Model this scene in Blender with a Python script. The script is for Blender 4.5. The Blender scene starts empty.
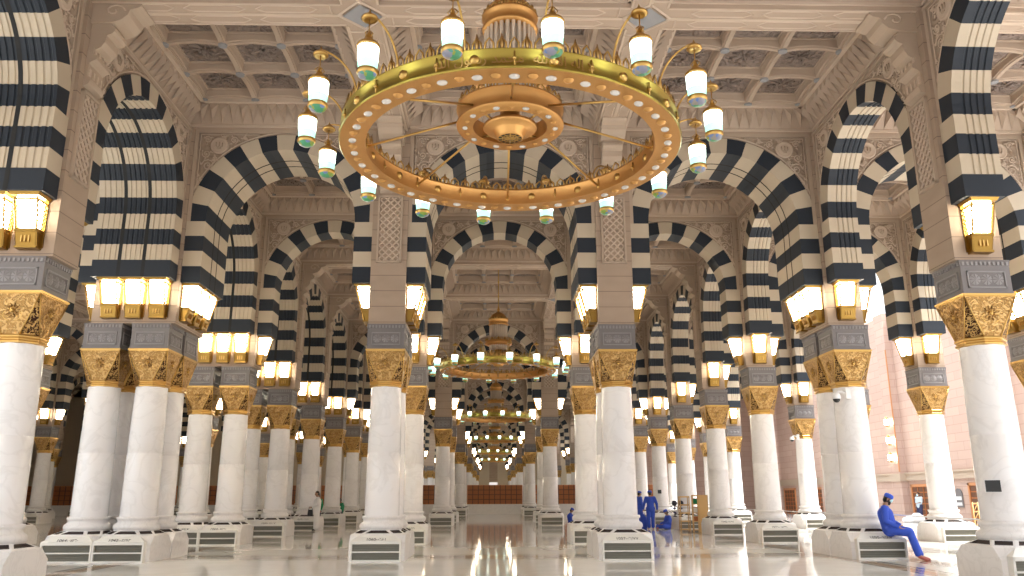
import bpy, bmesh, math, random
from math import sin, cos, pi, radians, sqrt
from mathutils import Vector, Matrix
random.seed(7)
SC = bpy.context.scene
COL = SC.collection

# ------------------------------------------------------------------ camera
F, PITCH, YAW, ROLL = 808.16, .2536, .0246, -.0028
cam_d = bpy.data.cameras.new('camera')
cam_d.sensor_width = 36.0
cam_d.lens = F / 1024 * 36.0
cam_d.clip_end = 600
cam = bpy.data.objects.new('camera', cam_d)
COL.objects.link(cam)
cam.matrix_world = (Matrix.Translation((-.2421, 0, 1.4654)) @ Matrix.Rotation(-YAW, 4, 'Z')
                    @ Matrix.Rotation(pi / 2 + PITCH, 4, 'X') @ Matrix.Rotation(ROLL, 4, 'Z'))
SC.camera = cam

# ------------------------------------------------------------------ world, sun, exposure
w = bpy.data.worlds.new('sky')
SC.world = w
w.use_nodes = True
bg = w.node_tree.nodes['Background']
tc = w.node_tree.nodes.new('ShaderNodeTexCoord'); sz = w.node_tree.nodes.new('ShaderNodeSeparateXYZ')
sr = w.node_tree.nodes.new('ShaderNodeValToRGB')
sr.color_ramp.elements[0].position = 0; sr.color_ramp.elements[0].color = (.15, .13, .12, 1)
sr.color_ramp.elements[1].position = .75; sr.color_ramp.elements[1].color = (.86, .93, 1, 1)
w.node_tree.links.new(tc.outputs['Generated'], sz.inputs[0]); w.node_tree.links.new(sz.outputs[2], sr.inputs[0])
w.node_tree.links.new(sr.outputs[0], bg.inputs[0])
bg.inputs[1].default_value = 3.4
sun_d = bpy.data.lights.new('sun', 'SUN')
sun_d.energy = 5
sun_d.angle = radians(1.5)
sun_d.color = (1, .96, .9)
sun = bpy.data.objects.new('sun', sun_d)
COL.objects.link(sun)
sun.rotation_euler = Vector((-.42, .22, -1)).to_track_quat('-Z', 'Y').to_euler()
SC.view_settings.view_transform = 'Standard'
SC.view_settings.look = 'None'
SC.view_settings.gamma = 1
SC.view_settings.use_curve_mapping = False
SC.view_settings.exposure = .76
SC.cycles.use_denoising = True
SC.cycles.max_bounces = 7
SC.cycles.diffuse_bounces = 4
SC.cycles.glossy_bounces = 4
SC.cycles.sample_clamp_indirect = 6

# ------------------------------------------------------------------ materials
def mat(name, col, rough=.6, metal=0, emit=None, es=0, spec=None, coat=0):
    m = bpy.data.materials.new(name)
    m.use_nodes = True
    b = m.node_tree.nodes['Principled BSDF']
    b.inputs['Base Color'].default_value = (*col, 1)
    b.inputs['Roughness'].default_value = rough
    b.inputs['Metallic'].default_value = metal
    if spec is not None: b.inputs['Specular IOR Level'].default_value = spec
    if coat:
        b.inputs['Coat Weight'].default_value = coat
        b.inputs['Coat Roughness'].default_value = .04
    if emit:
        b.inputs['Emission Color'].default_value = (*emit, 1)
        b.inputs['Emission Strength'].default_value = es
    return m

def nd(m, t, **kw):
    n = m.node_tree.nodes.new(t)
    for k, v in kw.items(): setattr(n, k, v)
    return n
def lk(m, a, b): m.node_tree.links.new(a, b)
def bsdf(m): return m.node_tree.nodes['Principled BSDF']
def objco(m, scale=(1, 1, 1), world=False):
    g = nd(m, 'ShaderNodeNewGeometry') if world else nd(m, 'ShaderNodeTexCoord')
    mp = nd(m, 'ShaderNodeMapping')
    mp.inputs['Scale'].default_value = scale
    lk(m, g.outputs['Position' if world else 'Object'], mp.inputs[0])
    return mp.outputs[0]
def ramp(m, src, stops):
    r = nd(m, 'ShaderNodeValToRGB')
    e = r.color_ramp.elements
    while len(e) < len(stops): e.new(.5)
    for i, (p, c) in enumerate(stops):
        e[i].position = p; e[i].color = (*c, 1) if len(c) == 3 else c
    lk(m, src, r.inputs[0])
    return r.outputs[0]
def bump(m, src, strength=.4, dist=.02):
    b = nd(m, 'ShaderNodeBump')
    b.inputs['Strength'].default_value = strength
    b.inputs['Distance'].default_value = dist
    lk(m, src, b.inputs['Height'])
    lk(m, b.outputs[0], bsdf(m).inputs['Normal'])
def marble(name, base, vein, rough, sc=1.2, coat=0, amt=.5):
    m = mat(name, base, rough, coat=coat)
    co = objco(m, (sc, sc, sc), True)
    n = nd(m, 'ShaderNodeTexNoise'); n.inputs['Scale'].default_value = 1.6
    n.inputs['Detail'].default_value = 8; n.inputs['Distortion'].default_value = 1.2
    lk(m, co, n.inputs['Vector'])
    c = ramp(m, n.outputs[0], [(0, base), (.46, base), (.5, vein), (.54, base), (1, base)])
    lk(m, c, bsdf(m).inputs['Base Color'])
    return m
def stone(name, col, joint, course=.42, rough=.75):
    """smooth stone facing with thin course joints"""
    m = mat(name, col, rough)
    g = nd(m, 'ShaderNodeNewGeometry')
    sx = nd(m, 'ShaderNodeSeparateXYZ'); lk(m, g.outputs['Position'], sx.inputs[0])
    d = nd(m, 'ShaderNodeMath', operation='DIVIDE'); lk(m, sx.outputs[2], d.inputs[0]); d.inputs[1].default_value = course
    f = nd(m, 'ShaderNodeMath', operation='FRACT'); lk(m, d.outputs[0], f.inputs[0])
    n = nd(m, 'ShaderNodeTexNoise'); n.inputs['Scale'].default_value = 1.3; lk(m, objco(m, (1, 1, 2.4), True), n.inputs['Vector'])
    c1 = ramp(m, n.outputs[0], [(.3, tuple(x * .93 for x in col)), (.7, tuple(min(1, x * 1.05) for x in col))])
    j = ramp(m, f.outputs[0], [(0, (1, 1, 1)), (.035, (1, 1, 1)), (.05, (0, 0, 0)), (1, (0, 0, 0))])
    mx = nd(m, 'ShaderNodeMix', data_type='RGBA')
    lk(m, j, mx.inputs[0]); lk(m, c1, mx.inputs[6]); mx.inputs[7].default_value = (*joint, 1)
    lk(m, mx.outputs[2], bsdf(m).inputs['Base Color'])
    return m
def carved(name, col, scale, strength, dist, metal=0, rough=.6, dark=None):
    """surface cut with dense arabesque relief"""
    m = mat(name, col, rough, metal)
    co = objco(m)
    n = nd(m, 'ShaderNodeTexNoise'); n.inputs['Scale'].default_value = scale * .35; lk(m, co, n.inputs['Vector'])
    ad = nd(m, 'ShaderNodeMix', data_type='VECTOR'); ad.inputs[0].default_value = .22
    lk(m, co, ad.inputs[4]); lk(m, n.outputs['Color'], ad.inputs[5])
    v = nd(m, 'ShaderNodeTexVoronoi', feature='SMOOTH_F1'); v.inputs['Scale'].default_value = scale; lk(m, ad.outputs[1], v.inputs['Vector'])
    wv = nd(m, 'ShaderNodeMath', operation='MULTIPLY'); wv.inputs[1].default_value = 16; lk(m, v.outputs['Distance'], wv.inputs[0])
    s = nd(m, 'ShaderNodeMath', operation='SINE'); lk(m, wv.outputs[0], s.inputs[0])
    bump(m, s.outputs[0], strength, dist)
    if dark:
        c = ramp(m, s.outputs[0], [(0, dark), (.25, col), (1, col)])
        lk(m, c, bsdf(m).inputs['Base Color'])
    return m

M = {}
M['marble'] = marble('column marble', (.80, .785, .78), (.745, .73, .722), .2, .8)
M['base'] = marble('plinth marble', (.76, .74, .72), (.70, .68, .66), .3, 1.4)
M['pier'] = stone('beige pier stone', (.375, .285, .213), (.21, .15, .115))
M['trim'] = mat('beige moulding stone', (.44, .345, .262), .7)
M['carve'] = carved('carved beige stone', (.36, .275, .205), 5.5, .6, .03)
M['relief'] = mat('pale relief stone', (.54, .43, .335), .7)
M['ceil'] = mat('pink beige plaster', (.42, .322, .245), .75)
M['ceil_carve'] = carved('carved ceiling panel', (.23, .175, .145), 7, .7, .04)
M['node'] = mat('blue grey boss', (.27, .27, .28), .6)
M['light'] = mat('cream voussoir', (.49, .41, .305), .6)
M['dark'] = mat('dark blue grey voussoir', (.020, .026, .036), .6, spec=.3)
M['joint'] = mat('black joint', (.012, .012, .012), .8)
M['grey'] = mat('grey carved stone', (.165, .15, .148), .5)
M['grey_relief'] = mat('light grey relief', (.25, .235, .235), .5)
M['gold'] = mat('polished gold', (.55, .345, .11), .32, 1)
M['lantern_gold'] = mat('dark gilt lantern frame', (.30, .18, .045), .35, 1)
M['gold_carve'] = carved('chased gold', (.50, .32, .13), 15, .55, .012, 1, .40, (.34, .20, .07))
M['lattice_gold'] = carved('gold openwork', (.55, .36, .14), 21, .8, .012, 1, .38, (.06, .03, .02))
M['brass'] = mat('orange brass', (.66, .37, .13), .45, 1)
M['band_gold'] = mat('gold band with lamp tint', (.34, .25, .055), .38, 1)  # greenish lamp light on the outer face put into the gold colour
M['brass_dark'] = mat('dark brass crest', (.40, .24, .09), .4, 1)
M['lantern_glass'] = mat('lantern glass', (1, .95, .85), .3, emit=(1, .90, .72), es=22)
M['lamp_glass'] = mat('chandelier lamp glass', (.8, .95, .9), .3, emit=(.84, 1, .90), es=3.4)
M['lamp_teal'] = mat('teal tinted glass', (.4, .7, .6), .3, emit=(.42, .85, .68), es=.7)
M['bulb'] = mat('white oval bulb', (.62, .60, .56), .25)
M['stained'] = None
M['crystal'] = mat('crystal rods', (.75, .66, .55), .15, .3)
M['slot'] = mat('dark vent slot', (.05, .035, .03), .7)
M['panelgrey'] = mat('grille recess', (.24, .23, .185), .6)
M['ivory'] = mat('ivory painted frame', (.74, .72, .66), .45)
M['ink'] = mat('black lettering', (.05, .05, .05), .6)
M['wood'] = mat('reddish wood', (.36, .115, .03), .45)
M['wood_dark'] = mat('dark wood', (.12, .045, .02), .5)
M['wood_frame'] = mat('light brown wood', (.50, .22, .09), .5)
M['skin'] = mat('skin', (.34, .19, .12), .6)
M['blue'] = mat('royal blue cotton', (.03, .08, .48), .8)
M['navy'] = mat('navy cloth', (.03, .035, .09), .8)
M['white_cloth'] = mat('white cloth', (.80, .79, .78), .8)
M['green'] = mat('green cloth', (.02, .28, .12), .8)
M['hair'] = mat('black hair', (.01, .01, .01), .7)
M['mask'] = mat('pale mask', (.45, .72, .80), .7)
M['pale_shirt'] = mat('pale blue shirt', (.50, .60, .68), .8)
M['black'] = mat('black plastic', (.015, .015, .015), .35)
M['tan'] = mat('golden tan wood', (.60, .38, .15), .5)
M['shoe'] = mat('red brown sandal', (.35, .10, .08), .6)
M['plastic'] = mat('white plastic', (.78, .78, .78), .3)
M['wallstone'] = None

m = mat('stained glass base', (.3, .7, .2), .3)
v = nd(m, 'ShaderNodeTexVoronoi'); v.inputs['Scale'].default_value = 11; lk(m, objco(m), v.inputs['Vector'])
c = ramp(m, v.outputs['Color'], [(0, (.04, .3, .04)), (.35, (.4, .28, .05)), (.6, (.1, .18, .4)), (.8, (.05, .28, .05)), (1, (.45, .12, .05))])
lk(m, c, bsdf(m).inputs['Base Color']); lk(m, c, bsdf(m).inputs['Emission Color']); bsdf(m).inputs['Emission Strength'].default_value = .05
M['stained'] = m

# pale pink block wall with joints
m = mat('pink wall blocks', (.58, .42, .35), .7)
br = nd(m, 'ShaderNodeTexBrick')
g = nd(m, 'ShaderNodeNewGeometry'); sx = nd(m, 'ShaderNodeSeparateXYZ'); cx_ = nd(m, 'ShaderNodeCombineXYZ')
lk(m, g.outputs['Position'], sx.inputs[0]); ad = nd(m, 'ShaderNodeMath', operation='ADD')
lk(m, sx.outputs[0], ad.inputs[0]); lk(m, sx.outputs[1], ad.inputs[1]); lk(m, ad.outputs[0], cx_.inputs[0]); lk(m, sx.outputs[2], cx_.inputs[1])
lk(m, cx_.outputs[0], br.inputs['Vector'])
br.inputs['Color1'].default_value = (.50, .355, .29, 1); br.inputs['Color2'].default_value = (.46, .32, .26, 1)
br.inputs['Mortar'].default_value = (.40, .26, .21, 1); br.inputs['Scale'].default_value = 1
br.inputs['Brick Width'].default_value = 1.5; br.inputs['Row Height'].default_value = .5; br.inputs['Mortar Size'].default_value = .018
lk(m, br.outputs[0], bsdf(m).inputs['Base Color'])
M['wallstone'] = m

# polished floor: white marble slabs, thin brown lines and tan inlay bands along the column grid
m = mat('polished floor', (.8, .78, .75), .06, spec=.38)
g = nd(m, 'ShaderNodeNewGeometry'); sx = nd(m, 'ShaderNodeSeparateXYZ'); lk(m, g.outputs['Position'], sx.inputs[0])
n = nd(m, 'ShaderNodeTexNoise'); n.inputs['Scale'].default_value = .7; n.inputs['Detail'].default_value = 6; n.inputs['Distortion'].default_value = .8
lk(m, g.outputs['Position'], n.inputs['Vector'])
base = ramp(m, n.outputs[0], [(.3, (.78, .76, .72)), (.5, (.84, .82, .78)), (.7, (.80, .78, .74))])
def band(axis, c0, half, prev, col):
    s = nd(m, 'ShaderNodeMath', operation='SUBTRACT'); lk(m, sx.outputs[axis], s.inputs[0]); s.inputs[1].default_value = c0
    a = nd(m, 'ShaderNodeMath', operation='ABSOLUTE'); lk(m, s.outputs[0], a.inputs[0])
    l = nd(m, 'ShaderNodeMath', operation='LESS_THAN'); lk(m, a.outputs[0], l.inputs[0]); l.inputs[1].default_value = half
    mx = nd(m, 'ShaderNodeMix', data_type='RGBA'); lk(m, l.outputs[0], mx.inputs[0]); lk(m, prev, mx.inputs[6]); mx.inputs[7].default_value = (*col, 1)
    return mx.outputs[2]
brown, tanc, bluish = (.16, .08, .05), (.42, .27, .17), (.16, .18, .21)
c = base
for y0 in (21.66, 28.22, 46.2, 52.2):
    c = band(1, y0, .95 if y0 < 22 else .5, c, (.76, .73, .68))
    for d, hw, cc in ((-.62, .05, brown), (.62, .05, brown), (-.35, .04, bluish), (.35, .04, bluish), (0, .13, tanc)): c = band(1, y0 + d, hw, c, cc)
for y0 in (31.5, 34.2, 40.2): c = band(1, y0, .05, c, (.5, .38, .32))
for x0 in (-9.65, 9.15):
    for d, hw, cc in ((0, .9, (.74, .70, .65)), (-.7, .16, tanc), (.7, .16, tanc), (-.4, .07, bluish), (.4, .07, bluish), (-.95, .05, brown), (.95, .05, brown)):
        c = band(0, x0 + d, hw, c, cc)
lk(m, c, bsdf(m).inputs['Base Color'])
M['floor'] = m

# ------------------------------------------------------------------ mesh builder
class MB:
    def __init__(s): s.v = []; s.f = []; s.m = []; s.s = []; s.mats = []; s.T = None
    def mi(s, name):
        if name not in s.mats: s.mats.append(name)
        return s.mats.index(name)
    def add(s, vs, fs, mt, smooth=False):
        o = len(s.v)
        if s.T is not None: vs = [tuple(s.T @ Vector(p)) for p in vs]
        s.v += [tuple(p) for p in vs]
        k = s.mi(mt)
        for f in fs:
            s.f.append(tuple(i + o for i in f)); s.m.append(k); s.s.append(smooth)
    def box(s, x0, x1, y0, y1, z0, z1, mt, taper=None):
        a, b = (x0, x1, y0, y1), (taper or (x0, x1, y0, y1))
        vs = [(a[0], a[2], z0), (a[1], a[2], z0), (a[1], a[3], z0), (a[0], a[3], z0), (b[0], b[2], z1), (b[1], b[2], z1), (b[1], b[3], z1), (b[0], b[3], z1)]
        s.add(vs, [(0, 3, 2, 1), (4, 5, 6, 7), (0, 1, 5, 4), (1, 2, 6, 5), (2, 3, 7, 6), (3, 0, 4, 7)], mt)
    def quad(s, a, b, c, d, mt): s.add([a, b, c, d], [(0, 1, 2, 3)], mt)
    def lathe(s, prof, n, mt, c=(0, 0, 0), rot=0, smooth=True, cap=True):
        vs = []; fs = []
        k = len(prof)
        for i in range(n):
            a = rot + 2 * pi * i / n
            for r, z in prof: vs.append((c[0] + r * cos(a), c[1] + r * sin(a), c[2] + z))
        for i in range(n):
            j = (i + 1) % n
            for q in range(k - 1): fs.append((i * k + q, j * k + q, j * k + q + 1, i * k + q + 1))
        s.add(vs, fs, mt, smooth)
        if cap:
            if prof[0][0] > 1e-4: s.add([vs[i * k] if s.T is None else vs[i * k] for i in range(n)], [tuple(reversed(range(n)))], mt)
            if prof[-1][0] > 1e-4: s.add([vs[i * k + k - 1] for i in range(n)], [tuple(range(n))], mt)
    def tube(s, pts, r, n, mt, closed=False, smooth=True, flat=None):
        pts = [Vector(p) for p in pts]
        k = len(pts); vs = []; fs = []
        up = None
        for i, p in enumerate(pts):
            a = pts[i - 1] if (i or closed) else p
            b = pts[(i + 1) % k] if (i < k - 1 or closed) else p
            t = (b - a).normalized()
            if up is None:
                up = Vector((0, 0, 1)) if abs(t.z) < .9 else Vector((1, 0, 0))
            u = (up - t * up.dot(t)).normalized(); up = u
            v = t.cross(u)
            rr = r[i] if isinstance(r, (list, tuple)) else r
            for q in range(n):
                an = 2 * pi * q / n
                vs.append(p + u * (rr * cos(an)) + v * (rr * sin(an)))
        for i in range(k if closed else k - 1):
            j = (i + 1) % k
            for q in range(n):
                q2 = (q + 1) % n
                fs.append((i * n + q, i * n + q2, j * n + q2, j * n + q))
        if not closed:
            fs.append(tuple(reversed(range(n)))); fs.append(tuple((k - 1) * n + q for q in range(n)))
        s.add([tuple(x) for x in vs], fs, mt, smooth)
    def sphere(s, c, r, mt, n=10, sz=1):
        prof = [(max(1e-5, r * sin(pi * i / (n // 2 + 1))), -r * sz * cos(pi * i / (n // 2 + 1))) for i in range(n // 2 + 2)]
        s.lathe(prof, n, mt, c, cap=False)
    def extrude(s, poly, y0, y1, mt):
        """polygon in (x, z), extruded along y"""
        n = len(poly)
        vs = [(x, y0, z) for x, z in poly] + [(x, y1, z) for x, z in poly]
        fs = [tuple(range(n)), tuple(reversed(range(n, 2 * n)))] + [(i, i + n, (i + 1) % n + n, (i + 1) % n) for i in range(n)]
        s.add(vs, fs, mt)
    def mesh(s, name):
        me = bpy.data.meshes.new(name)
        me.from_pydata(s.v, [], s.f)
        for k in s.mats: me.materials.append(M[k])
        me.polygons.foreach_set('material_index', s.m)
        me.polygons.foreach_set('use_smooth', s.s)
        me.update()
        return me

def put(name, me, parent=None, loc=(0, 0, 0), rz=0, scale=None):
    o = bpy.data.objects.new(name, me)
    COL.objects.link(o)
    if parent is not None: o.parent = parent
    o.location = loc; o.rotation_euler = (0, 0, rz)
    if scale: o.scale = scale
    return o
def tag(o, label=None, cat=None, group=None, kind=None):
    if label: o['label'] = label
    if cat: o['category'] = cat
    if group: o['group'] = group
    if kind: o['kind'] = kind
    return o
def thing(name, label, cat, loc=(0, 0, 0), rz=0, group=None):
    o = put(name, None, None, loc, rz)
    o.empty_display_size = .1
    return tag(o, label, cat, group)
_cache = {}
def cached(key, fn):
    if key not in _cache: _cache[key] = fn()
    return _cache[key]

# ------------------------------------------------------------------ grid of the hall
ROWS = [[3.1], [9.1], [15.1], [21.1, 22.22], [28.22], [34.22], [40.22], [46.22], [52.22], [58.22], [64.22], [70.22], [76.22],
        [82.22], [88.22], [94.22], [100.22], [106.22], [112.22], [118.22], [124.22], [130.22], [136.22], [142.22], [148.22]]
YPRIM = {0, 3, 4, 7, 8, 11, 12, 15, 16, 19, 20, 23, 24}
XS = [[-34.25], [-28.25], [-22.25], [-16.25], [-10.25, -9.04], [-3.0], [3.0], [9.15], [15.15], [-40.25]]
XPRIM = {0, 3, 4, 7, 8}
HP = .47            # half width of a pier
ORD = ['first', 'second', 'third', 'fourth', 'fifth', 'sixth', 'seventh', 'eighth', 'ninth', 'tenth', 'eleventh', 'twelfth', 'thirteenth']
LINE = {0: 'outermost left arcade', 1: 'far left aisle row', 2: 'second left aisle row', 3: 'outer left arcade', 4: 'left arcade', 5: 'central aisle left row',
        6: 'central aisle right row', 7: 'right arcade', 8: 'outer right arcade', 9: 'farthest left row'}

# ------------------------------------------------------------------ column parts
def m_shaft():
    b = MB()
    prof = [(.43, 1.03), (.427, 1.4), (.418, 2.55), (.410, 2.56), (.410, 2.575), (.417, 2.585), (.400, 3.6), (.388, 4.24)]
    b.lathe(prof, 36, 'marble'); return b.mesh('shaft')
def m_torus():
    b = MB()
    prof = [(.50, .70), (.535, .74), (.545, .79), (.53, .84), (.49, .87), (.465, .885), (.452, .92), (.46, .955), (.485, .97), (.49, 1.0), (.48, 1.03), (.43, 1.035)]
    b.lathe(prof, 36, 'base'); return b.mesh('base_moulding')
def m_ring():
    b = MB()
    prof = [(.40, 4.22), (.445, 4.235), (.45, 4.26), (.425, 4.285), (.425, 4.31), (.455, 4.33), (.455, 4.36), (.43, 4.385)]
    b.lathe(prof, 8, 'gold', rot=pi / 8, smooth=False); return b.mesh('neck_ring')
def m_capital():
    b = MB()
    z0, z1, h = 4.385, 5.12, .49
    ro = .43
    o8 = [(ro * cos(pi / 8 + k * pi / 4), ro * sin(pi / 8 + k * pi / 4)) for k in range(8)]
    for k in range(4):
        a = k * pi / 2
        R = Matrix.Rotation(a, 3, 'Z')
        c0 = R @ Vector((h, -h, z1)); c1 = R @ Vector((h, h, z1))
        p0 = Vector((*o8[(2 * k - 1) % 8], z0)); p1 = Vector((*o8[(2 * k) % 8], z0)); p2 = Vector((*o8[(2 * k + 1) % 8], z0))
        # facet divided, bulging a little
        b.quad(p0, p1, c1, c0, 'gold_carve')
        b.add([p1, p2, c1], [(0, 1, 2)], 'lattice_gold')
        # beaded edges
        for q, t in ((p0, c0), (p1, c1)): b.tube([q, t], .014, 5, 'gold')
        # boss with petals on the facet
        mid = (p0 + p1 + c0 + c1) / 4 + Vector((0, 0, .06))
        nrm = (p1 - p0).cross(c0 - p0).normalized()
        b.sphere(mid + nrm * .01, .045, 'gold', 8)
        tx = (p1 - p0).normalized(); tz = nrm.cross(tx)
        for q in range(10):
            an = q * pi / 5
            d = tx * cos(an) + tz * sin(an)
            b.tube([mid + d * .06, mid + d * .10 + nrm * .02, mid + d * .15], [.012, .02, .008], 5, 'gold_carve')
        for sg in (-1, 1):
            pts = [mid + tx * (sg * (.05 + .13 * sin(t * 1.6))) + tz * (-.20 + .12 * t) for t in (0, .5, 1, 1.5, 2, 2.5)]
            b.tube(pts, .012, 5, 'gold')
    b.box(-h, h, -h, h, z1, z1 + .02, 'gold')
    b.box(-h - .02, h + .02, -h - .02, h + .02, z1 + .02, z1 + .06, 'gold')
    return b.mesh('capital')
def m_entab():
    b = MB(); h = .475
    b.box(-h, h, -h, h, 5.18, 5.72, 'grey')
    b.box(-h - .012, h + .012, -h - .012, h + .012, 5.18, 5.23, 'grey')
    b.box(-h, h, -h, h, 5.72, 5.84, 'grey', (-h - .02, h + .02, -h - .02, h + .02))
    for k in range(4):
        b.T = Matrix.Rotation(k * pi / 2, 4, 'Z')
        y = -h
        for q in range(11):   # small dentils
            x = -h + .05 + q * (2 * h - .1) / 10
            b.box(x - .022, x + .022, y - .028, y, 5.735, 5.80, 'grey_relief')
        x0, x1, z0, z1 = -.37, .37, 5.29, 5.62
        for (a0, a1, c0, c1) in ((x0, x1, z1 - .025, z1), (x0, x1, z0, z0 + .025), (x0, x0 + .025, z0, z1), (x1 - .025, x1, z0, z1)):
            b.box(a0, a1, y - .022, y, c0, c1, 'grey_relief')
        for q in (-1, 0, 1):
            cx = q * .225; cz = 5.455
            for t in range(8):
                an = t * pi / 4 + pi / 8
                b.add([(cx, y - .035, cz), (cx + .11 * cos(an - .3), y - .006, cz + .11 * sin(an - .3)), (cx + .11 * cos(an + .3), y - .006, cz + .11 * sin(an + .3))], [(0, 1, 2)], 'grey_relief')
        b.T = None
    return b.mesh('entablature')
def m_plinth(xl, xr, yf, yb):
    """marble block with cut corners and a sloping ring of vent slots"""
    b = MB(); c = .24
    cl = cr = .06; e = .008
    lo = [(-xl, -yf + cl), (-xl + cl, -yf), (xr - cr, -yf), (xr, -yf + cr), (xr, yb - e), (xr - e, yb), (-xl + e, yb), (-xl, yb - e)]
    up = [(-xl, -yf + c), (-xl + c, -yf), (xr - c, -yf), (xr, -yf + c), (xr, yb - c), (xr - c, yb), (-xl + c, yb), (-xl, yb - c)]
    o = [(x, y, .60) for x, y in up]
    V0 = [(x, y, 0) for x, y in lo]; V1 = [(x, y, .40) for x, y in lo]
    for k in range(8):
        q = (k + 1) % 8
        b.add([V0[k], V0[q], V1[q], V1[k]], [(0, 1, 2, 3)], 'base')
        b.add([V1[k], V1[q], o[q], o[k]], [(0, 1, 2, 3)], 'base')
    ri = .50
    inn = []
    for k in range(8):
        an = pi + pi / 8 + k * pi / 4
        inn.append((ri * cos(an), ri * sin(an), .72))
    for k in range(8):
        A, B_, C, D = (Vector(p) for p in (o[k], o[(k + 1) % 8], inn[(k + 1) % 8], inn[k]))
        def bl(u, v): return (A * (1 - u) + B_ * u) * (1 - v) + (D * (1 - u) + C * u) * v
        q = [bl(.09, .30), bl(.91, .30), bl(.88, .82), bl(.12, .82)]
        b.add([A, B_, C, D] + q, [(0, 1, 5, 4), (1, 2, 6, 5), (2, 3, 7, 6), (3, 0, 4, 7)], 'base')
        dn = Vector((0, 0, -.05))
        b.add(q + [p + dn for p in q], [(0, 1, 5, 4), (1, 2, 6, 5), (2, 3, 7, 6), (3, 0, 4, 7), (4, 5, 6, 7)], 'slot')
    b.add(inn, [tuple(range(8))], 'base')
    return b.mesh('plinth')
def m_grille(yf):
    """ivory air grille box standing against the front of the plinth"""
    b = MB(); hw = .60; y1 = -yf + .0; y0 = y1 - .16
    b.box(-hw, -hw + .04, y0, y1, 0, .47, 'ivory'); b.box(hw - .04, hw, y0, y1, 0, .47, 'ivory')
    for z0, z1 in ((.0, .04), (.205, .235), (.40, .47)): b.box(-hw, hw, y0, y1, z0, z1, 'ivory')
    b.box(-hw + .04, hw - .04, y0 + .07, y1, .04, .41, 'panelgrey')
    for z in (.085, .125, .165, .275, .315, .355):
        b.box(-hw + .045, hw - .045, y0 + .03, y0 + .075, z, z + .008, 'panelgrey')
    b.add([(-hw, y0, .47), (hw, y0, .47), (hw - .20, y1 + .03, .615), (-hw + .20, y1 + .03, .615), (-hw, y1, .47), (hw, y1, .47)],
          [(0, 1, 2, 3), (0, 3, 4), (1, 5, 2)], 'ivory')
    return b.mesh('grille_box')
def m_number(txt):
    cu = bpy.data.curves.new('number', 'FONT')
    cu.body = txt; cu.size = .12; cu.extrude = .002; cu.align_x = 'CENTER'
    cu.materials.append(M['ink'])
    return cu
NUMS = ['1060-٠٦/٠١', '1057-٠٦/٧٧', '1050-٠٧/٨٧', '1064-٠٧/٦٠', '1042-٠٢/٩٢', '1071-٠٥/٣١']

def build_column(x, y, xi, yi, sx, sy, near):
    nx, ny = len(XS[xi]), len(ROWS[yi])
    xl = xr = yb = .67; yf = .79
    if nx == 2:
        if sx == 0: xr = .595
        else: xl = .595
    if ny == 2:
        if sy == 0: yb = .555
        else: yf = .555
    where = LINE[xi]
    if y > 80:
        label = 'white marble column with gold capital deep in the %s' % where
        grp = 'distant columns of the %s' % where
    else:
        where2 = {(4, 0): 'left arcade outer line', (4, 1): 'left arcade inner line'}.get((xi, sx), where)
        if nx == 1: where2 = where
        label = 'white marble column with gold capital, %s in %s' % (ORD[order(xi, yi)], where2)
        if ny == 2: label += ', %s of pair' % ('front' if sy == 0 else 'rear')
        grp = 'columns of the %s' % where
    t = thing('marble_column', label, 'column', (x, y, 0), 0, grp)
    put('plinth', cached(('pl', xl, xr, yf, yb), lambda: m_plinth(xl, xr, yf, yb)), t)
    if not (ny == 2 and sy == 1):
        g = put('grille_box', cached(('gr', yf), lambda: m_grille(yf)), t)
        if y < 41 and not (y < 16):
            key = (xi * 3 + yi * 5 + sx) % 6
            if (xi, yi) == (5, 3): key = 0
            if (xi, yi) == (6, 3): key = 1
            if (xi, yi) == (7, 3): key = 2
            n = put('number', cached(('num', key), lambda: m_number(NUMS[key])), g, (0, -yf - .150, .485))
            n.rotation_euler = (radians(37), 0, 0)
            tag(n, 'small black painted column number')
    put('base_moulding', cached('torus', m_torus), t)
    put('shaft', cached('shaft', m_shaft), t)
    put('neck_ring', cached('ring', m_ring), t)
    put('capital', cached('cap', m_capital), t)
    put('entablature', cached('ent', m_entab), t)
    return t

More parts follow.
